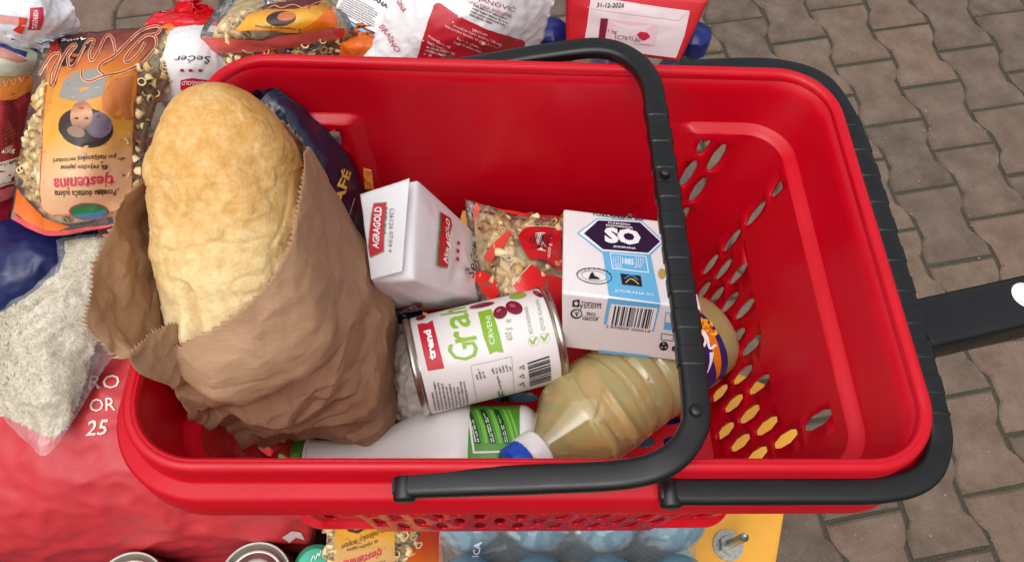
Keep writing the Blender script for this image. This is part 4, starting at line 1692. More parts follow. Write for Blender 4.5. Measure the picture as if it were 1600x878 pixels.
# ---- yoghurt bottle
YB = np.array((-.1735, .1375, 1.031))
yog = thing('yoghurt_bottle', 'white plastic dairy bottle with green cap and green label along the front wall', 'bottle', orient(YB, (1, .0, .012), (0, 0, 1)))
MYW = plain('milky_plastic', '#f4f1f0', .3, .5, .02, 20)
yp = [(.0150, .014), (.0158, .018), (.0152, .022), (.0150, .040), (.0165, .052), (.0205, .066), (.0262, .080), (.0325, .094), (.0372, .106), (.0402, .118), (.0418, .130), (.0422, .140),
      (.0408, .1415), (.0408, .180), (.0416, .1815), (.0405, .186), (.036, .192), (.03, .194), (0, .194)]
lathe('bottle', yp, MYW, yog, 64)
lathe('cap', [(0, -.004), (.0165, -.004), (.0180, -.002), (.0183, .002), (.0183, .0125), (.0178, .0135), (.0150, .014)], plain('green_plastic', '#4f8a22', .35, .5, .08, 40), yog, 72, lambda x, y, z, a: (x * (1 + .012 * math.sin(a * 48)), y * (1 + .012 * math.sin(a * 48)), z))
lathe('cap_ring', [(.0160, .0142), (.0178, .0146), (.0178, .0162), (.0158, .0168)], MYW, yog, 48)
lathe('label_sleeve', [(.0410, .1418), (.0412, .142), (.0412, .1795), (.0410, .1797)], plain('green_label', '#5a9d3c', .35, .5, .12, 30), yog, 64)
yz = Vector((1, 0, .012)).normalized(); e1 = Vector(_c0 - YB - np.array((.17, 0, 0))); e1 = (e1 - yz * e1.dot(yz)).normalized(); e2 = yz.cross(e1)
if e2.y < 0: e2 = -e2
SY = Surf.func(lambda u, v: np.array(Vector(YB) + yz * (.142 + .037 * u) + (e1 * math.cos(R(-85 + 170 * v)) + e2 * math.sin(R(-85 + 170 * v))) * .0413), 30, 60)
zf = Z(440, 600, 3.81)
for k, (x, c, w) in enumerate(((1165, '#1d4a1e', 22), (1222, '#7cc24a', 12), (1258, '#1d4a1e', 18), (1305, '#7cc24a', 12), (1340, '#1d4a1e', 16), (1385, '#7cc24a', 10), (1412, '#7cc24a', 8))):
    ppoly(SY, [zf(x - w, 352), zf(x + w, 352), zf(x + w - 25, 250), zf(x + w - 65, 155), zf(x - w - 65, 150), zf(x - w - 25, 250)], ink(c, .4), yog, 'label_stripe', .0004, .05)
    if c == '#1d4a1e':
        small_print(SY, zf(x + w - 6, 345), zf(x + w - 60, 165), zf(x - w + 4, 345), 2, ink('#e8f0e0'), yog, k, 5)
ppoly(SY, [zf(1105, 180), zf(1118, 180), zf(1150, 400), zf(1440, 392), zf(1440, 404), zf(1140, 412)], ink('#f0f0ea'), yog, 'label_border', .0005, .05)
ppoly(SY, [zf(1410, 210), zf(1440, 207), zf(1462, 342), zf(1440, 345)], ink('#ece8e4'), yog, 'barcode_patch', .0005, .05)
barcode(SY, zf(1444, 330), zf(1458, 330), zf(1418, 222), BLK, yog, 3, 8)

# ================================================================== THINGS ROUND THE BASKET
# ---- water bottles
def water_mat(name, tint, gloss=.06):
    t = NT(name)
    t.t.nodes.remove(t.b)
    tr = t.n('BsdfTransparent'); tr.inputs[0].default_value = tint
    gl = t.n('BsdfGlossy'); gl.inputs['Roughness'].default_value = .06
    df = t.n('BsdfDiffuse'); df.inputs[0].default_value = tint
    fr = t.n('Fresnel'); fr.inputs[0].default_value = 1.5
    m0 = t.n('MixShader'); m0.inputs[0].default_value = .93
    t.l(tr.outputs[0], m0.inputs[1]); t.l(df.outputs[0], m0.inputs[2])
    m1 = t.n('MixShader')
    ad = t.n('Math', operation='ADD'); ad.inputs[1].default_value = gloss
    t.l(fr.outputs[0], ad.inputs[0]); t.l(ad.outputs[0], m1.inputs[0])
    t.l(m0.outputs[0], m1.inputs[1]); t.l(gl.outputs[0], m1.inputs[2])
    t.l(m1.outputs[0], t.out.inputs[0])
    return t.m


MWB = water_mat('blue_bottle_plastic', (.20, .40, .52, 1))
MWB2 = water_mat('pale_blue_bottle_plastic', (.20, .34, .62, 1))
MCAP = plain('navy_cap_plastic', '#1c2a78', .3, .5)


def water_bottle(r, h, mat, label, group):
    o = thing('water_bottle', label, 'bottle', (0, 0, 0), group)
    pr = [(0, .004), (r * .6, .001), (r * .92, .004), (r, .012)]
    n = 5
    z0, z1 = .014, h * .66
    for k in range(n * 6 + 1):
        z = z0 + (z1 - z0) * k / (n * 6)
        pr.append((r * (1 - .035 * max(0, math.sin(k / 6 * 2 * math.pi)) ** 2), z))
    for k in range(1, 13):
        x = k / 12
        pr.append((.013 + (r - .013) * (1 - x ** 2.2) ** .8, z1 + (h - .03 - z1) * x))
    pr += [(.0128, h - .022)]
    lathe('body', pr, mat, o, 40)
    c = lathe('cap', [(.0135, h - .022), (.0152, h - .021), (.0155, h - .018), (.0155, h - .004), (.0145, h - .0008), (0, h)], MCAP, o, 40, lambda x, y, z, a: (x * (1 + .02 * math.sin(a * 30)), y * (1 + .02 * math.sin(a * 30)), z))
    return o


g1 = 'small water bottles packed under the basket'
wb1 = water_bottle(.0300, .205, MWB, 'pale blue water bottle of the pack under the basket', g1)
first = True
front_names = ['leftmost blue water bottle touching the underside of the front basket edge', 'second blue water bottle from the left along the front basket edge', 'third blue water bottle from the left along the front basket edge', 'rightmost blue water bottle along the front basket edge, beside the yellow table']
for j in range(-1, 4):
    for i in range(4):
        o = wb1 if first else clone(wb1)
        first = False
        o.location = (-.038 + .0612 * i, .113 + .0612 * j, TZ + .0005)
        if j == -1:
            o['label'] = ['leftmost', 'second from the left', 'third from the left', 'rightmost'][i] + ' blue bottle shoulder cut off by the bottom edge below the basket'
        elif j == 0:
            o['label'] = front_names[i]
        else:
            o['label'] = 'blue water bottle glimpsed only through the slots of the basket floor'
wb2 = water_bottle(.0335, .31, MWB2, 'tall blue water bottle with dark blue cap behind the basket, between the flour packs', 'tall water bottles behind the basket')
wb2.location = (.038, .535, TZ)
o = clone(wb2); o.location = (.174, .53, TZ); o['label'] = 'tall blue water bottle behind the basket, right of the red and white flour pack'
o = clone(wb2); o.location = (.106, .54, TZ); o['label'] = 'tall blue water bottle behind the red and white flour pack'

SFm = Surf.grid([[(684, 990, .83), (790, 995, .83), (890, 995, .83), (1000, 995, .83), (1090, 985, .83)],
                 [(684, 900, .905), (790, 905, .905), (890, 905, .905), (1000, 905, .905), (1090, 895, .905)],
                 [(684, 850, .938), (790, 853, .940), (890, 853, .940), (1000, 853, .940), (1088, 845, .938)],
                 [(690, 805, .955), (790, 805, .957), (890, 805, .957), (1000, 805, .957), (1085, 800, .955)]], 90, 50,
                lambda p, u, v: .004 * math.cos((p.x + .038) / .0612 * 2 * math.pi) - .004 + crumple(38, .0035, 4.4, .7)(p, u, v))
fo_ = SFm.sheet('shrink_wrap', film_mat('shrink_film', (.92, .97, .98), .10, .08, .6, 60, .12), None)
tag(fo_, 'clear crinkled plastic wrap over the front of the small water bottles', 'plastic wrap')
for k, x in enumerate((736,)):
    S_ = SFm
    ptext(S_, 'JANICA', (746, 905), (756, 845), (732, 902), ink('#dfeaf0'), fo_, 'lettering', .02, 0, .0008)

# ---- red flour sack
def sack_mat():
    t = NT('red_sack_paper')
    v = t.coord()
    c = t.ramp(t.noise(v, 8, 5, .6), [(.3, (.46, .022, .030, 1)), (.7, (.56, .034, .042, 1))])
    t.set(Base_Color=c, Roughness=t.ramp(t.noise(v, 30, 4), [(.3, (.38,) * 3 + (1,)), (.7, (.52,) * 3 + (1,))]))
    t.bump(t.mix(.35, t.noise(v, 16, 5, .6, 1.2), t.noise(t.coord('Object', (1, 1, 1)), 700, 2)), .16, .004)
    return t.m


sack = thing('flour_sack', 'large red flour sack with white lettering lying left of the basket', 'sack', (-.45, .3, TZ))
SK = Surf.grid([
    [(-140, 905, .785), (20, 893, .785), (180, 884, .785), (330, 874, .785), (478, 862, .79)],
    [(-140, 862, .860), (20, 856, .865), (180, 848, .868), (330, 838, .868), (486, 826, .86)],
    [(-140, 790, .925), (20, 786, .930), (180, 780, .932), (330, 775, .930), (478, 778, .92)],
    [(-140, 690, .958), (20, 690, .966), (180, 690, .968), (330, 700, .958), (462, 715, .94)],
    [(-140, 560, .970), (20, 560, .980), (180, 560, .980), (330, 580, .968), (452, 600, .95)],
    [(-140, 400, .965), (20, 400, .975), (180, 400, .975), (330, 430, .962), (450, 470, .95)],
    [(-140, 250, .930), (20, 250, .940), (180, 260, .94), (330, 300, .93), (450, 340, .92)]],
    90, 110, lambda p, u, v: crumple(9, .014, 2.6, .55)(p, u, v) + crumple(30, .0013, 8.6, .8)(p, u, v))
SK.pillow('sack', sack_mat(), sack, .14, 4, down=(0, 0, -1))
CRM = ink('#e2cfc4')
zq = Z(0, 600, 3.158)
ptext(SK, '25', zq(424, 254), zq(532, 246), zq(432, 180), CRM, sack, off=.001, step=.02, bold=.01, shear=.15)
ptext(SK, 'OR', zq(440, 138), zq(572, 130), zq(446, 74), CRM, sack, off=.001, step=.02)
ptext(SK, 'RO', zq(440, 28), zq(588, 22), zq(448, -40), CRM, sack, off=.001, step=.02)
ptext(SK, 'K,', zq(232, 142), zq(304, 138), zq(234, 84), CRM, sack, off=.001, step=.02)
ptext(SK, '3', zq(-6, 160), zq(22, 158), zq(-4, 110), CRM, sack, off=.001, step=.02)
ppoly(SK, [(440, 838), (455, 828), (470, 830), (476, 842), (462, 838), (452, 846)], ink('#c9b6b2'), sack, 'torn_spot', .0012, .02)

# ---- rice bag
rice = thing('rice_bag', 'clear plastic bag of white rice lying on the red sack', 'rice bag', at(90, 560, .98))
SR = Surf.grid([
    [(14, 664, .990), (40, 688, .988), (72, 711, .986), (112, 662, .988)],
    [(-40, 590, 1.000), (40, 606, 1.010), (100, 600, 1.006), (152, 594, .992)],
    [(-60, 515, 1.008), (30, 512, 1.026), (112, 505, 1.022), (184, 538, 1.000)],
    [(-40, 440, 1.020), (50, 432, 1.036), (134, 430, 1.034), (196, 452, 1.012)],
    [(30, 400, 1.028), (100, 372, 1.042), (150, 366, 1.042), (206, 372, 1.028)]], 80, 90, crumple(34, .0030, 6.4, .7))
RB = inner(SR, 'rice_bulk', plain('rice_bulk', '#8f856c', .8, .2, .12, 200, .5, 300), rice, .0045, .02, 2, 0, .84, .07, 1)
rr = random.Random(9)
V, Fc = [], []
for k in range(8000):
    j, i = rr.uniform(0, RB.nv - 1.01), rr.uniform(0, RB.nu - 1.01)
    p = RB.P[int(j), int(i)] + (RB.P[int(j) + (int(j) < RB.nv - 1), int(i)] - RB.P[int(j), int(i)]) * (j % 1) + (RB.P[int(j), int(i) + 1] - RB.P[int(j), int(i)]) * (i % 1)
    n_ = Vector(RB.N[int(j), int(i)])
    d = Vector((rr.gauss(0, 1), rr.gauss(0, 1), rr.gauss(0, 1)))
    d = (d - n_ * d.dot(n_) * .95).normalized()
    s1 = d.cross(n_).normalized() * .00085
    s2 = s1.cross(d).normalized() * .00085
    c = Vector(p) + n_ * rr.uniform(.0000, .0009)
    L_ = d * rr.uniform(.0024, .0034)
    b = len(V)
    V += [c - L_, c - L_ * .5 + s1, c - L_ * .5 + s2, c - L_ * .5 - s1, c - L_ * .5 - s2, c + L_ * .5 + s1, c + L_ * .5 + s2, c + L_ * .5 - s1, c + L_ * .5 - s2, c + L_]
    for q in range(4):
        q2 = (q + 1) % 4
        Fc += [(b, b + 1 + q2, b + 1 + q), (b + 1 + q, b + 1 + q2, b + 5 + q2, b + 5 + q), (b + 9, b + 5 + q, b + 5 + q2)]
MGR = NT('rice_grain')
geo = MGR.n('NewGeometry')
MGR.set(Base_Color=MGR.ramp(geo.outputs['Random Per Island'], [(0, C('#b8ab8a')), (.6, C('#d2c7a9')), (1, C('#e2dac4'))]), Roughness=.5)
go = obj('rice_grains', V, Fc, MGR.m, rice, False)
go['kind'] = 'stuff'
SR.sheet('film', film_mat('rice_film', (.97, .97, .98), .02, .12, .35, 40, .10), rice)
ptext(SR, 'a', zq(396, 88), zq(412, 84), zq(396, 70), GREY, rice, off=.0006)

# ---- blue film pack under the pasta
blue = thing('blue_pack', 'glossy dark blue film pack squeezed between the pasta bag and the rice', 'pack', at(50, 430, 1.0))
SB = Surf.grid([[(-70, 540, 1.00), (20, 505, 1.00), (120, 470, 1.00)], [(-70, 450, 1.035), (40, 435, 1.045), (140, 405, 1.02)], [(-70, 370, 1.04), (50, 365, 1.045), (150, 350, 1.02)], [(-70, 310, 1.02), (60, 310, 1.02), (150, 300, 1.0)]], 50, 50, crumple(30, .004, 1.9, .7))
SB.pillow('wrapper', plain('blue_film', '#101a50', .34, .5, .1, 30, .3, 45), blue, .04)

# ---- macaroni bags
GRAD = gradient_ink('pasta_label_gradient', [(0, '#dba67c'), (.2, '#dfae82'), (.36, '#dfa23e'), (.58, '#d98a22'), (.74, '#c2602e'), (.86, '#8a3428'), (1, '#6e241e')], .3)
BRN = ink('#3c1d12', .35)
CREAM, DRED = ink('#e8c49a', .3), ink('#a8321e', .3)


def script_letters(S, parent, zf_, strokes, w=4.6):
    for k, s in enumerate(strokes):
        P_ = [zf_(*p) for p in s]
        stroke(S, P_, w, CREAM, parent, 'script_lettering', .0009 + .00004 * k, 70)
        stroke(S, P_, w * .45, DRED, parent, 'script_lettering', .0013 + .00004 * k, 70)


def pasta_film(S, parent, depth=.03):
    inner(S, 'contents', MPASTAFILL, parent, .0085, depth * .4)
    S.pillow('film', FILM, parent, depth)


ra = thing('pasta_bag', 'big clear macaroni bag with orange label lying upside down left of the bread', 'pasta bag', at(150, 220, 1.03))
SA = Surf.grid([
    [(18, 342, 1.055), (76, 367, 1.055), (140, 360, 1.055), (206, 346, 1.055)],
    [(26, 270, 1.068), (72, 275, 1.095), (140, 268, 1.098), (222, 262, 1.068)],
    [(44, 170, 1.085), (92, 172, 1.118), (165, 165, 1.120), (245, 160, 1.085)],
    [(56, 100, 1.100), (112, 98, 1.125), (190, 90, 1.125), (288, 100, 1.095)],
    [(64, 60, 1.105), (118, 54, 1.108), (200, 46, 1.108), (294, 35, 1.105)]], 80, 90, crumple(42, .0026, 11.3, .65))
pasta_film(SA, ra, .035)
za, zb = Z(0, 0, 3.99), Z(0, 180, 3.99)
fill_macaroni(SA, ra, [([zb(150, 60), zb(262, 0), zb(256, 300), zb(250, 560), zb(320, 625), zb(520, 668), zb(260, 600), zb(140, 480), zb(100, 350)], 130),
                       ([za(850, 420), za(1000, 200), za(1170, 160), za(1175, 420), za(1060, 520), za(900, 640), za(850, 760)], 110), ([zb(812, 0), zb(905, 0), zb(890, 400), zb(820, 520)], 45), ([za(215, 560), za(290, 480), za(280, 720), za(190, 720)], 14)], 1.3, .0035, 12)
ppoly(SA, [(75, 82), (72, 130), (68, 200), (63, 300), (66, 325), (80, 336), (140, 334), (198, 328), (205, 318), (207, 230), (212, 150), (215, 100), (262, 38), (190, 48), (75, 60)], GRAD, ra, 'label_panel', .0004, .03)
for s in ([(75, 82), (68, 200), (63, 300), (66, 325), (80, 336)], [(80, 336), (140, 334), (198, 328), (205, 318)], [(205, 318), (207, 230), (212, 150), (215, 100)]):
    stroke(SA, s, 1.3, ink('#c8503c', .3), ra, 'label_border', .0007, 24)
# the picture on the label: a seated figure, upside down
ppoly(SA, [(92, 152), (100, 128), (118, 112), (150, 108), (168, 122), (160, 150), (130, 160)], ink('#8d8a84'), ra, 'label_picture', .0006, .03)
ppoly(SA, [(160, 150), (172, 128), (206, 118), (206, 186), (178, 186), (160, 172)], ink('#c8763c'), ra, 'label_picture', .0007, .03)
ppoly(SA, [(*p,) for p in ellipse(134, 200, 42, 31, .15, 26)], ink('#33231e'), ra, 'label_picture', .0008, .03)
ppoly(SA, [(*p,) for p in ellipse(154, 196, 20, 20, 0, 20)], ink('#6d6070'), ra, 'label_picture', .0009, .03)
ppoly(SA, [(*p,) for p in ellipse(128, 182, 17, 23, .1, 22)], gradient_ink('portrait_skin', [(.2, '#6a4230'), (.45, '#b07a58'), (.7, '#d09a76'), (1, '#a86c4c')], .35, .3), ra, 'label_picture', .0010, .03)
ppoly(SA, [(*p,) for p in ellipse(120, 207, 14, 8, .3, 16)], ink('#8a6a52'), ra, 'label_picture', .0012, .03)
for x in (121, 136):
    ppoly(SA, [(*p,) for p in ellipse(x, 186, 3.0, 1.6, 0, 10)], ink('#3a221c'), ra, 'label_picture', .0012, None)
ppoly(SA, [(*p,) for p in ellipse(128, 170, 4.5, 1.6, 0, 10)], ink('#a8483c'), ra, 'label_picture', .0012, None)
ptext(SA, 'po italijanskoj recepturi', zb(720, 236), zb(336, 262), zb(722, 276), BRN, ra, shear=.15, off=.0009, bold=.01)
ptext(SA, 'sa svježim jajima', zb(668, 300), zb(385, 306), zb(668, 338), BRN, ra, shear=.15, off=.0009, bold=.01)
ptext(SA, 'tjestenina', zb(712, 348), zb(340, 368), zb(706, 444), ink('#cf3a52', .3), ra, off=.0009, bold=.02)
ptext(SA, 'Posebna domaća sušena', zb(722, 462), zb(345, 468), zb(722, 502), BRN, ra, shear=.15, off=.0009, bold=.01)
ppoly(SA, [zb(*p) for p in ellipse(553, 598, 122, 54, .02, 32)], ink('#b8324a', .3), ra, 'oval_badge', .0008, .03)
ppoly(SA, [zb(*p) for p in ellipse(553, 598, 114, 47, .02, 32)], gradient_ink('badge_gradient', [(0, '#4a62a0'), (.4, '#3f7f8a'), (.5, '#2f7a3a'), (1, '#2a6a34')]), ra, 'oval_badge', .0011, .03)
ptext(SA, '400g', za(545, 236), za(388, 248), za(545, 262), ink('#e8e0d8'), ra, off=.0012, bold=.01)
ppoly(SA, [za(300, 255), za(530, 228), za(560, 300), za(470, 400), za(390, 420), za(380, 300)], ink('#241414'), ra, 'label_picture', .0006, .03)
script_letters(SA, ra, za, [
    [(515, 440), (518, 490), (560, 512), (640, 480), (760, 455), (880, 400), (965, 310), (970, 240), (915, 228), (840, 290), (780, 370), (800, 395), (870, 330), (905, 270)],
    [(650, 470), (620, 440), (640, 400), (720, 350), (800, 270), (880, 200), (960, 172), (1000, 180), (985, 212), (940, 225)],
    [(725, 345), (700, 240), (660, 240), (600, 360), (570, 385), (562, 330), (590, 262), (545, 270), (480, 400), (440, 430), (430, 360), (480, 290), (440, 300), (380, 400), (340, 520), (320, 540), (330, 450), (380, 350), (330, 350), (270, 440), (250, 475)]])
ppoly(SA, [zb(85, 600), zb(110, 455), zb(180, 540), zb(280, 640), zb(440, 692), zb(270, 738)], ORANGEFILM, ra, 'orange_corner', .0006, .03)
ppoly(SA, [zb(75, 650), zb(270, 742), zb(540, 718), zb(800, 680), zb(800, 664), zb(540, 695), zb(280, 715), zb(100, 625)], ink('#cf4a48', .25), ra, 'seal_band', .0009, .03)
ppoly(SA, [za(1000, 175), za(1090, 135), za(1182, 125), za(1182, 330), za(1150, 260), za(1090, 200)], ORANGEFILM, ra, 'orange_corner', .0006, .03)
ppoly(SA, [za(270, 240), za(360, 212), za(372, 300), za(350, 330), za(280, 300)], ink('#a3201e', .3), ra, 'red_corner', .0009, .03)

rb_ = thing('pasta_bag', 'dark red and orange pasta bag with barcode at the left edge', 'pasta bag', at(10, 240, 1.02))
SL_ = Surf.grid([[(-90, 372, 1.03), (-20, 368, 1.03), (36, 352, 1.03)], [(-90, 280, 1.06), (-20, 280, 1.08), (44, 280, 1.05)], [(-90, 180, 1.075), (-10, 180, 1.095), (60, 170, 1.065)], [(-90, 90, 1.085), (0, 92, 1.09), (66, 100, 1.08)]], 50, 60, crumple(40, .003, 2.8, .6))
SL_.pillow('wrapper', plain('dark_red_film', '#8c1420', .28, .5, .12, 30, .35, 60), rb_, .04)
ppoly(SL_, [za(-40, 560), za(100, 480), za(215, 440), za(215, 560), za(170, 580), za(100, 620), za(-40, 640)], ink('#c06a1e', .3), rb_, 'orange_panel', .0006, .03)
ppoly(SL_, [za(-40, 400), za(60, 400), za(180, 430), za(100, 490), za(-40, 560)], ink('#8a6a34', .3), rb_, 'wheat_picture', .0006, .03)
script_letters(SL_, rb_, za, [[(-10, 560), (20, 510), (40, 540), (60, 500), (90, 530), (110, 480), (140, 510), (160, 470), (200, 480)]], 2.2)
small_print(SL_, za(10, 960), za(110, 900), za(20, 610), 14, ink('#4c0a10'), rb_, 7, 2.4)
ptext(SL_, '400g', zb(2, 254), zb(84, 240), zb(2, 218), ink('#e6d4c8'), rb_, off=.001, bold=.01)
ptext(SL_, 'NETO', zb(28, 214), zb(74, 204), zb(28, 202), ink('#e6d4c8'), rb_, off=.001)
barcode(SL_, zb(-30, 450), zb(100, 415), zb(-18, 310), BLK, rb_, 9, 15, ink('#e4dcd8'))
ppoly(SL_, [zb(-40, 480), zb(90, 440), zb(80, 500), zb(-40, 560)], ink('#b85a60', .3), rb_, 'pink_band', .0007, .03)

st2 = thing('striped_pack', 'pale pack with dark blue stripes at the upper left edge', 'pack', at(20, 80, 1.05))
SS = Surf.grid([[(-70, 150, 1.07), (10, 135, 1.08), (66, 118, 1.07)], [(-70, 90, 1.10), (10, 88, 1.11), (72, 98, 1.09)], [(-70, 30, 1.10), (0, 35, 1.11), (66, 70, 1.10)]], 40, 40, crumple(40, .002, 7.1))
SS.pillow('wrapper', plain('pale_green_film', '#b9bba6', .3, .5, .08, 40, .2, 60), st2, .04)
z7 = Z(0, 0, 7.32)
for poly, c in (([(-60, 290), (0, 310), (200, 380), (470, 520), (450, 630), (300, 530), (0, 380), (-60, 370)], '#22317e'), ([(-60, 500), (60, 515), (150, 560), (310, 600), (290, 660), (150, 600), (0, 545), (-60, 540)], '#27306e'), ([(-60, 540), (0, 545), (150, 600), (320, 700), (200, 720), (0, 660), (-60, 640)], '#a86a60')):
    ppoly(SS, [z7(*p) for p in poly], ink(c, .35), st2, 'stripe', .0007, .04)

sg = thing('sugar_bag', 'white plastic bag with a red label in the upper left corner', 'sugar bag', at(60, 50, 1.08))
SG = Surf.grid([[(-60, 95, 1.08), (40, 90, 1.085), (126, 66, 1.08)], [(-60, 50, 1.12), (50, 40, 1.14), (128, 45, 1.11)], [(-60, -5, 1.14), (40, -10, 1.155), (112, 8, 1.13)], [(-60, -60, 1.12), (40, -60, 1.13), (100, -40, 1.11)]], 60, 60, crumple(38, .004, 5.9, .7))
SG.pillow('wrapper', plain('white_film', '#dedee2', .3, .5, .04, 30, .4, 55), sg, .05)
ppoly(SG, [z7(*p) for p in ((345, 95), (490, 90), (495, 200), (455, 340), (315, 340))], ink('#b81f34', .3), sg, 'red_label', .0008, .04)
ptext(SG, 'AGRAGOLD', z7(440, 128), z7(412, 322), z7(392, 118), ink('#e8d0d4'), sg, off=.0012, bold=.02)
ppoly(SG, [z7(*p) for p in ((-40, 165), (220, 195), (315, 205), (290, 300), (220, 290), (-40, 262))], ink('#d99a94', .3), sg, 'pink_band', .0008, .04)
ppoly(SG, [z7(*p) for p in ((222, 198), (318, 206), (250, 388), (150, 345), (220, 290))], ink('#cc3a26', .3), sg, 'red_band', .0010, .04)

s2_ = thing('sugar_pack', 'white sugar pack with upside down black lettering behind the bread and the basket rim', 'sugar pack', at(305, 110, 1.06))
S3 = Surf.grid([[(240, 160, 1.06), (300, 160, 1.07), (365, 160, 1.06)], [(250, 105, 1.10), (302, 100, 1.115), (360, 100, 1.10)], [(262, 62, 1.115), (305, 58, 1.125), (350, 62, 1.11)], [(270, 40, 1.10), (305, 38, 1.105), (345, 42, 1.10)]], 40, 40, crumple(40, .002, 3.5))
S3.pillow('wrapper', MPAPER, s2_, .05)
zE = Z(260, 0, 3.99)
ptext(S3, 'Šećer', zE(272, 352), zE(60, 352), zE(272, 402), BLK, s2_, off=.0008, shear=.1)
for x in (100, 152, 210):
    ppoly(S3, [zE(x - 11, 430), zE(x + 11, 430), zE(x + 11, 446), zE(x - 11, 446)], ink('#a81c34'), s2_, 'red_square', .0008, None)
ppoly(S3, [zE(90, 500), zE(160, 485), zE(270, 500), zE(270, 560), zE(90, 560)], REDI, s2_, 'red_label', .0008, .05)
ptext(S3, 'AGRAGOLD', zE(262, 505), zE(100, 505), zE(262, 530), ink('#f0e0e0'), s2_, off=.0012, bold=.02)
ppoly(S3, [zE(140, 240), zE(200, 180), zE(240, 185), zE(170, 270)], ink('#d8dadf'), s2_, 'printed_lines', .0007, None)

rc = thing('pasta_bag', 'clear macaroni bag with yellow label lying behind the back left rim', 'pasta bag', at(460, 70, 1.08))
SE = Surf.grid([
    [(316, 118, 1.085), (400, 112, 1.085), (500, 108, 1.085), (606, 104, 1.08)],
    [(312, 80, 1.11), (400, 74, 1.13), (500, 68, 1.13), (600, 72, 1.10)],
    [(318, 45, 1.13), (400, 38, 1.155), (500, 30, 1.155), (560, 40, 1.12)],
    [(340, 14, 1.13), (420, 6, 1.15), (490, 0, 1.15), (535, 6, 1.12)],
    [(360, -20, 1.10), (430, -28, 1.12), (490, -30, 1.12), (530, -25, 1.10)]], 80, 60, crumple(42, .0028, 9.3, .65))
pasta_film(SE, rc, .035)
fill_macaroni(SE, rc, [([zE(230, 320), zE(600, 320), zE(840, 270), zE(1080, 250), zE(1130, 380), zE(300, 400)], 80), ([zE(330, 130), zE(520, 60), zE(560, 20), zE(500, 80), zE(430, 190), zE(330, 215)], 30)], 1.25, .0035, 31)
ppoly(SE, [zE(430, 198), zE(470, 150), zE(520, 88), zE(640, 60), zE(820, 40), zE(1000, 20), zE(1030, 130), zE(1060, 175), zE(900, 205), zE(740, 205), zE(600, 190)], gradient_ink('yellow_label', [(0, '#d98a2e'), (.5, '#dda32c'), (1, '#b8652a')]), rc, 'label_panel', .0004, .03)
ppoly(SE, [zE(*p) for p in ellipse(715, 120, 92, 44, -.1, 24)], ink('#33201a'), rc, 'label_picture', .0007, .03)
ppoly(SE, [zE(*p) for p in ellipse(750, 108, 58, 26, -.1, 20)], ink('#b8683a'), rc, 'label_picture', .0010, .03)
ppoly(SE, [zE(600, 55), zE(700, 20), zE(960, 5), zE(950, 35), zE(800, 60), zE(680, 62)], ink('#5a1c18'), rc, 'label_picture', .0007, .03)
script_letters(SE, rc, zE, [[(640, 52), (680, 40), (720, 55), (790, 35), (860, 55), (930, 25), (980, 10)]], 2.0)
ptext(SE, 'sa svježim jajima', zE(860, 178), zE(560, 155), zE(855, 196), BRN, rc, off=.0009)
ppoly(SE, [zE(215, 235), zE(330, 235), zE(600, 250), zE(800, 212), zE(1070, 178), zE(1105, 205), zE(1085, 240), zE(830, 285), zE(600, 318), zE(330, 330), zE(235, 300)], plain('rose_seal', '#cf5a50', .25, .5, .12, 40, .3, 60), rc, 'seal_band', .0009, .03)
ppoly(SE, [zE(1035, 180), zE(1105, 178), zE(1092, 242), zE(1050, 215)], ink('#c41a18', .25), rc, 'red_corner', .0013, .03)
ppoly(SE, [zE(1000, 60), zE(1030, 40), zE(1060, 172), zE(820, 195), zE(930, 130)], ORANGEFILM, rc, 'orange_corner', .0011, .03)
rd2 = thing('red_film_end', 'bright red film end of a bag left of the yellow macaroni bag', 'wrapper', at(290, 40, 1.07))
S9 = Surf.grid([[(225, 60, 1.08), (290, 62, 1.085), (350, 60, 1.08)], [(228, 38, 1.10), (290, 36, 1.11), (348, 40, 1.10)], [(240, 21, 1.10), (290, 22, 1.10), (342, 28, 1.10)]], 36, 24, crumple(45, .003, 1.7))
S9.pillow('film', plain('bright_red_film', '#d01420', .25, .5, .08, 30, .3, 60), rd2, .03)
ro = thing('orange_film_end', 'orange red film end of a bag in front of the white flour bag', 'wrapper', at(560, 80, 1.08))
S10 = Surf.grid([[(535, 108, 1.09), (570, 108, 1.10), (598, 104, 1.09)], [(530, 78, 1.12), (565, 74, 1.13), (600, 76, 1.12)], [(534, 62, 1.12), (562, 56, 1.125), (590, 55, 1.12)]], 30, 24, crumple(50, .004, 2.7))
S10.pillow('film', ORANGEFILM, ro, .03)

# ---- second salt carton
sb2 = dict(FL=(514, 34, 1.125), FR=(598, 60, 1.125), BL=(548, -45, 1.145), BR=(634, -22, 1.145), fl=(512, 70, 1.06), fr=(594, 96, 1.06), bl=(545, 0, 1.08), br=(630, 20, 1.08))
salt2 = thing('salt_carton', 'white salt carton with a dark blue band and fine print at the top edge', 'carton', at(560, 50, 1.06))
hexa('carton', sb2, MW, salt2, .002)
T = face(sb2, 'FL', 'FR', 'BL', 'BR')
ppoly(T, [zE(1030, 128), zE(1052, 75), zE(1180, 150), zE(1305, 205), zE(1290, 222)], NAVY, salt2, 'blue_band', .0005, None)
ppoly(T, [zE(1050, 108), zE(1062, 90), zE(1230, 185), zE(1260, 215), zE(1200, 195)], BLUE, salt2, 'blue_line', .0008, None)
ptext(T, 'JODIRANA', zE(1180, -55), zE(1372, 68), zE(1195, -88), BLK, salt2, off=.0006, bold=.03)
small_print(T, zE(1068, 70), zE(1300, 196), zE(1120, -40), 9, GREY, salt2, 21, 4.5)

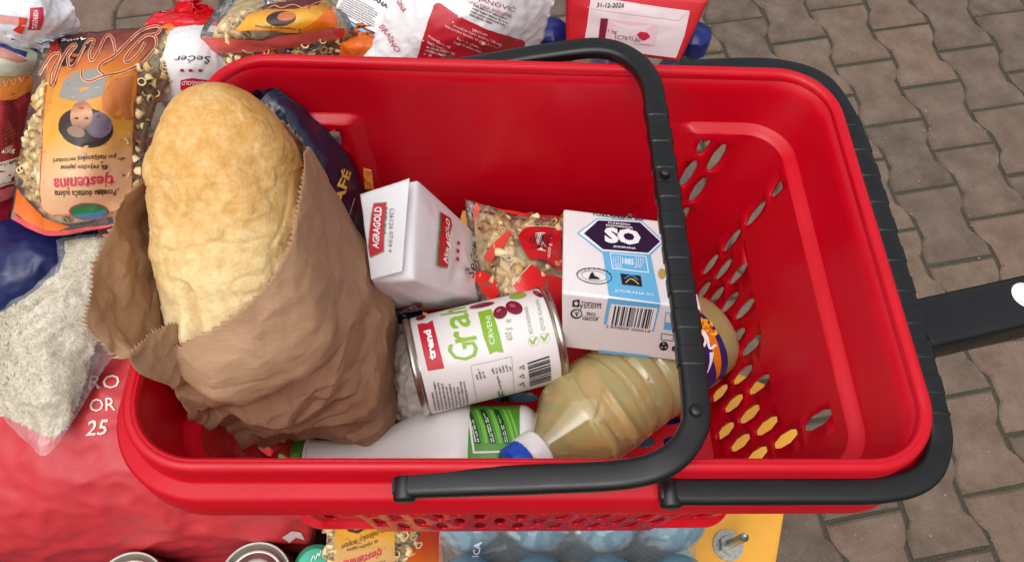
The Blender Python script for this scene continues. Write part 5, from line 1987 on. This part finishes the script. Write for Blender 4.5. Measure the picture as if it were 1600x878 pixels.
# ---- flour bags
fb = thing('flour_bag', 'white paper flour bag with a red panel leaning behind the back rim', 'flour bag', at(720, 90, 1.1))
SFb = Surf.grid([
    [(545, 128, 1.10), (640, 128, 1.12), (750, 124, 1.12), (830, 118, 1.09)],
    [(578, 75, 1.13), (660, 70, 1.16), (760, 68, 1.16), (846, 62, 1.12)],
    [(602, 20, 1.16), (680, 14, 1.185), (770, 12, 1.185), (862, 10, 1.15)],
    [(630, -40, 1.18), (700, -45, 1.2), (780, -45, 1.2), (880, -45, 1.17)]], 70, 70, crumple(36, .0034, 13.1, .7))
SFb.pillow('bag', MPAPER, fb, .06)
zF = Z(560, 0, 3.99)
ppoly(SFb, [zF(340, 430), zF(380, 320), zF(470, 35), zF(490, 20), zF(515, 25), zF(600, 85), zF(800, 185), zF(1025, 252), zF(1038, 268), zF(1000, 420)], ink('#b3202e', .4), fb, 'red_panel', .0005, .03)
DR = ink('#a8343c')
ptext(SFb, 'JANOVIĆ', zF(742, 12), zF(968, 86), zF(756, -32), DR, fb, off=.0008, bold=.0)
ptext(SFb, 'UHOTINA-BIJELJINA', zF(682, 28), zF(950, 118), zF(690, 2), DR, fb, off=.0008)
small_print(SFb, zF(690, 100), zF(925, 195), zF(720, 22), 4, ink('#7a6a6e'), fb, 33, 5)
PK = ink('#e8c8c8')
ptext(SFb, 'BIH/Kant', zF(705, 195), zF(800, 226), zF(710, 178), PK, fb, off=.0010)
ptext(SFb, 'Pšenično bijelo brašno TIP-400', zF(592, 172), zF(888, 292), zF(598, 154), PK, fb, off=.0010)
ptext(SFb, 'Namjensko brašno za pite, kolače', zF(540, 172), zF(860, 305), zF(546, 154), PK, fb, off=.0010)
ptext(SFb, 'Sadrži gluten', zF(612, 246), zF(760, 306), zF(618, 228), PK, fb, off=.0010)
ptext(SFb, 'Sadrži pšenicu', zF(592, 268), zF(760, 336), zF(598, 250), PK, fb, off=.0010)
ptext(SFb, 'Proizvedeno, od', zF(436, 235), zF(570, 305), zF(442, 216), PK, fb, off=.0010)
ptext(SFb, 'SADRŽI PŠENIČNI GLUTEN', zF(430, 268), zF(600, 345), zF(436, 248), PK, fb, off=.0010, bold=.02)
small_print(SFb, zF(405, 345), zF(560, 400), zF(428, 280), 3, PK, fb, 35, 5)
ptext(SFb, 'BRAŠNO', zF(128, 170), zF(242, 330), zF(170, 148), ink('#b8444c'), fb, off=.0010)
ptext(SFb, 'GINA', zF(240, 10), zF(280, 82), zF(268, -5), ink('#b8444c'), fb, off=.0010)

fp = dict(FL=(884, -20, 1.150), FR=(1108, 2, 1.150), fl=(884, 74, 1.105), fr=(1062, 98, 1.105), BL=(900, -110, 1.12), BR=(1100, -95, 1.12), bl=(905, -5, 1.06), br=(1080, 12, 1.06))
flp = thing('flour_pack', 'red and white paper flour pack lying end on behind the black handle', 'flour pack', at(980, 60, 1.1))
ff, fo2 = paperpack('pack', fp, plain('red_paper', '#c41c26', .5, .4, .05, 30, .25, 70), flp, 3.3, .0022, .003)
zg = Z(800, 0, 3.99)
Fq = ff['front']
ppoly(Fq, [zg(452, 262), zg(470, 150), zg(492, -20), zg(1000, 55), zg(1108, 70), zg(1075, 220), zg(1022, 362), zg(700, 320)], ink('#dcc9cb', .5), flp, 'white_panel', .0008, .05)
ptext(Fq, '31-12-2026', zg(528, 46), zg(696, 50), zg(532, 18), ink('#221d20'), flp, off=.0014, bold=.02)
ppoly(Fq, [zg(555, 112), zg(600, 116), zg(582, 240), zg(540, 236)], ink('#7a1830'), flp, 'maroon_bar', .0013, None)
ppoly(Fq, [zg(602, 116), zg(912, 156), zg(882, 282), zg(588, 240)], ink('#dfb9c2'), flp, 'pink_label', .0011, None)
small_print(Fq, zg(605, 172), zg(885, 206), zg(608, 134), 3, ink('#c4607a'), flp, 44, 9)
ptext(Fq, '1 kg', zg(598, 205), zg(652, 212), zg(602, 180), ink('#5a2a34'), flp, off=.0016)
ptext(Fq, '1C769530', zg(640, 238), zg(795, 258), zg(645, 214), ink('#4a2a34'), flp, off=.0016)
ppoly(Fq, [zg(778, 215), zg(800, 196), zg(845, 202), zg(862, 228), zg(815, 262)], ink('#c4203c'), flp, 'diamond_mark', .0016, None)
stroke(Fq, [zg(470, 45), zg(540, 62), zg(700, 85), zg(1040, 130)], .7, ink('#b9a4a6'), flp, 'fold_line', .0012, 12)
stroke(Fq, [zg(1040, 130), zg(1070, 100), zg(1105, 72)], .7, ink('#b9a4a6'), flp, 'fold_line', .0012, 8)

# ---- macaroni bag below the front of the basket
rf = thing('pasta_bag', 'macaroni bag with orange label upright below the front of the basket', 'pasta bag', at(600, 900, TZ))
SH = Surf.grid([[(500, 990, .785), (600, 990, .79), (694, 985, .785)], [(506, 900, .850), (600, 905, .868), (698, 895, .85)], [(512, 840, .905), (600, 838, .922), (690, 836, .905)], [(520, 790, .945), (600, 785, .95), (684, 788, .945)]], 50, 60, crumple(42, .0028, 15.2, .6))
pasta_film(SH, rf, .03)
zh = Z(400, 660, 4.0)
fill_macaroni(SH, rf, [([zh(872, 620), zh(1060, 620), zh(1000, 760), zh(940, 900), zh(866, 900)], 44), ([zh(445, 620), zh(494, 620), zh(488, 900), zh(430, 900)], 18)], 1.25, .0035, 41)
ppoly(SH, [zh(496, 560), zh(872, 570), zh(868, 760), zh(866, 980), zh(488, 980), zh(492, 760)], gradient_ink('low_label', [(0, '#d9a070'), (.35, '#dba868'), (.6, '#d99a2c'), (1, '#d98a22')]), rf, 'label_panel', .0004, .04)
ppoly(SH, [zh(555, 615), zh(760, 615), zh(740, 655), zh(690, 660), zh(640, 690), zh(575, 675)], ink('#4a2a1e'), rf, 'label_picture', .0007, .04)
ptext(SH, 'po italijanskoj recepturi', zh(802, 652), zh(538, 745), zh(806, 692), BRN, rf, shear=.15, off=.0009)
ptext(SH, 'sa svježim jajima', zh(762, 718), zh(568, 778), zh(766, 752), BRN, rf, shear=.15, off=.0009)
ptext(SH, 'tjestenina', zh(796, 766), zh(552, 840), zh(786, 832), ink('#cf3a52', .3), rf, off=.0009, bold=.02)
ptext(SH, 'Posebna domaća sušena', zh(804, 850), zh(552, 930), zh(804, 880), BRN, rf, shear=.15, off=.0009)
ppoly(SH, [zh(1055, 620), zh(1160, 640), zh(1165, 960), zh(930, 960), zh(945, 850), zh(1000, 740)], gradient_ink('red_orange', [(0, '#d9a02c'), (.35, '#d9641e'), (.7, '#c43a1a'), (1, '#a8301c')], .25, .25), rf, 'orange_corner', .0008, .04)

# ---- tins at the front
def tin(px, py, r, label):
    h = .092
    p = at(px, py, TZ + h)
    o = thing('tin_can', label, 'can', (p[0], p[1], TZ))
    lathe('body', [(0, 0), (r - .001, 0), (r, .002), (r, h - .003), (r - .0008, h - .001)], plain('tin_side', '#8f8a80', .3, .5, metal=.9), o, 56)
    lid = lathe('lid', [(0, h - .0016), (r * .35, h - .0016), (r * .4, h - .0006), (r * .56, h - .0006), (r * .6, h - .0018), (r * .70, h - .0018), (r * .74, h - .0008), (r * .80, h - .0008), (r * .84, h - .0022), (r * .9, h - .0022), (r - .0015, h - .0018), (r - .0008, h + .0008), (r + .0006, h + .0010), (r + .0011, h - .0006), (r + .0004, h - .0022)], plain('tin_lid', '#b4b0a8', .42, .5, .12, 90, .1, 200, metal=.55), o, 64)
    v, f = sweep([(.004 * k - .008, .006, h - .0025) for k in range(6)], rrect(.010, .0012, .0005, 2))
    obj('ring_pull', v, f, MTIN, lid, True, local=True)
    return o


tin(200, 922, .0335, 'tin can with bright metal lid at the bottom edge below the red sack, left one')
tin(398, 906, .0335, 'tin can with grey metal lid between the red sack and the macaroni bag')
p = at(492, 884, TZ + .085)
jl = thing('green_tin', 'small tin with shiny teal green lid beside the lower macaroni bag', 'tin', (p[0], p[1], TZ))
lathe('body', [(0, 0), (.018, 0), (.0185, .002), (.0185, .078), (.017, .08)], plain('dark_green_tin', '#20483c', .3, .5, metal=.4), jl, 40)
ld = lathe('lid', [(.0185, .0785), (.0205, .079), (.0205, .083), (.0195, .085), (.015, .0855), (0, .0858)], plain('teal_lid', '#3f9a7c', .25, .5, .1, 60, metal=.5), jl, 40)
SJ = Surf.func(lambda u, v: np.array((p[0] - .014 + .028 * u, p[1] - .014 + .028 * v, TZ + .0862)), 10, 10)
zj = Z(140, 780, 4.0)
stroke(SJ, [zj(1385, 385), zj(1400, 350), zj(1412, 372), zj(1428, 335), zj(1436, 352), zj(1452, 300), zj(1462, 312)], 1.3, ink('#dff0e8'), jl, 'lettering', .0006, 30)
mc = at(1068, 880, TZ + .03)
mo = thing('mint_bottle_cap', 'pale mint green plastic cap lying at the bottom edge beside the yellow table', 'cap', (mc[0], mc[1], TZ))
lathe('shell', [(.012, 0), (.013, .001), (.013, .03), (.011, .034), (0, .0345)], plain('mint_plastic', '#8fd8bc', .3, .5), mo, 40, lambda x, y, z, a: (x * (1 + .02 * math.sin(a * 24)), y * (1 + .02 * math.sin(a * 24)), z))
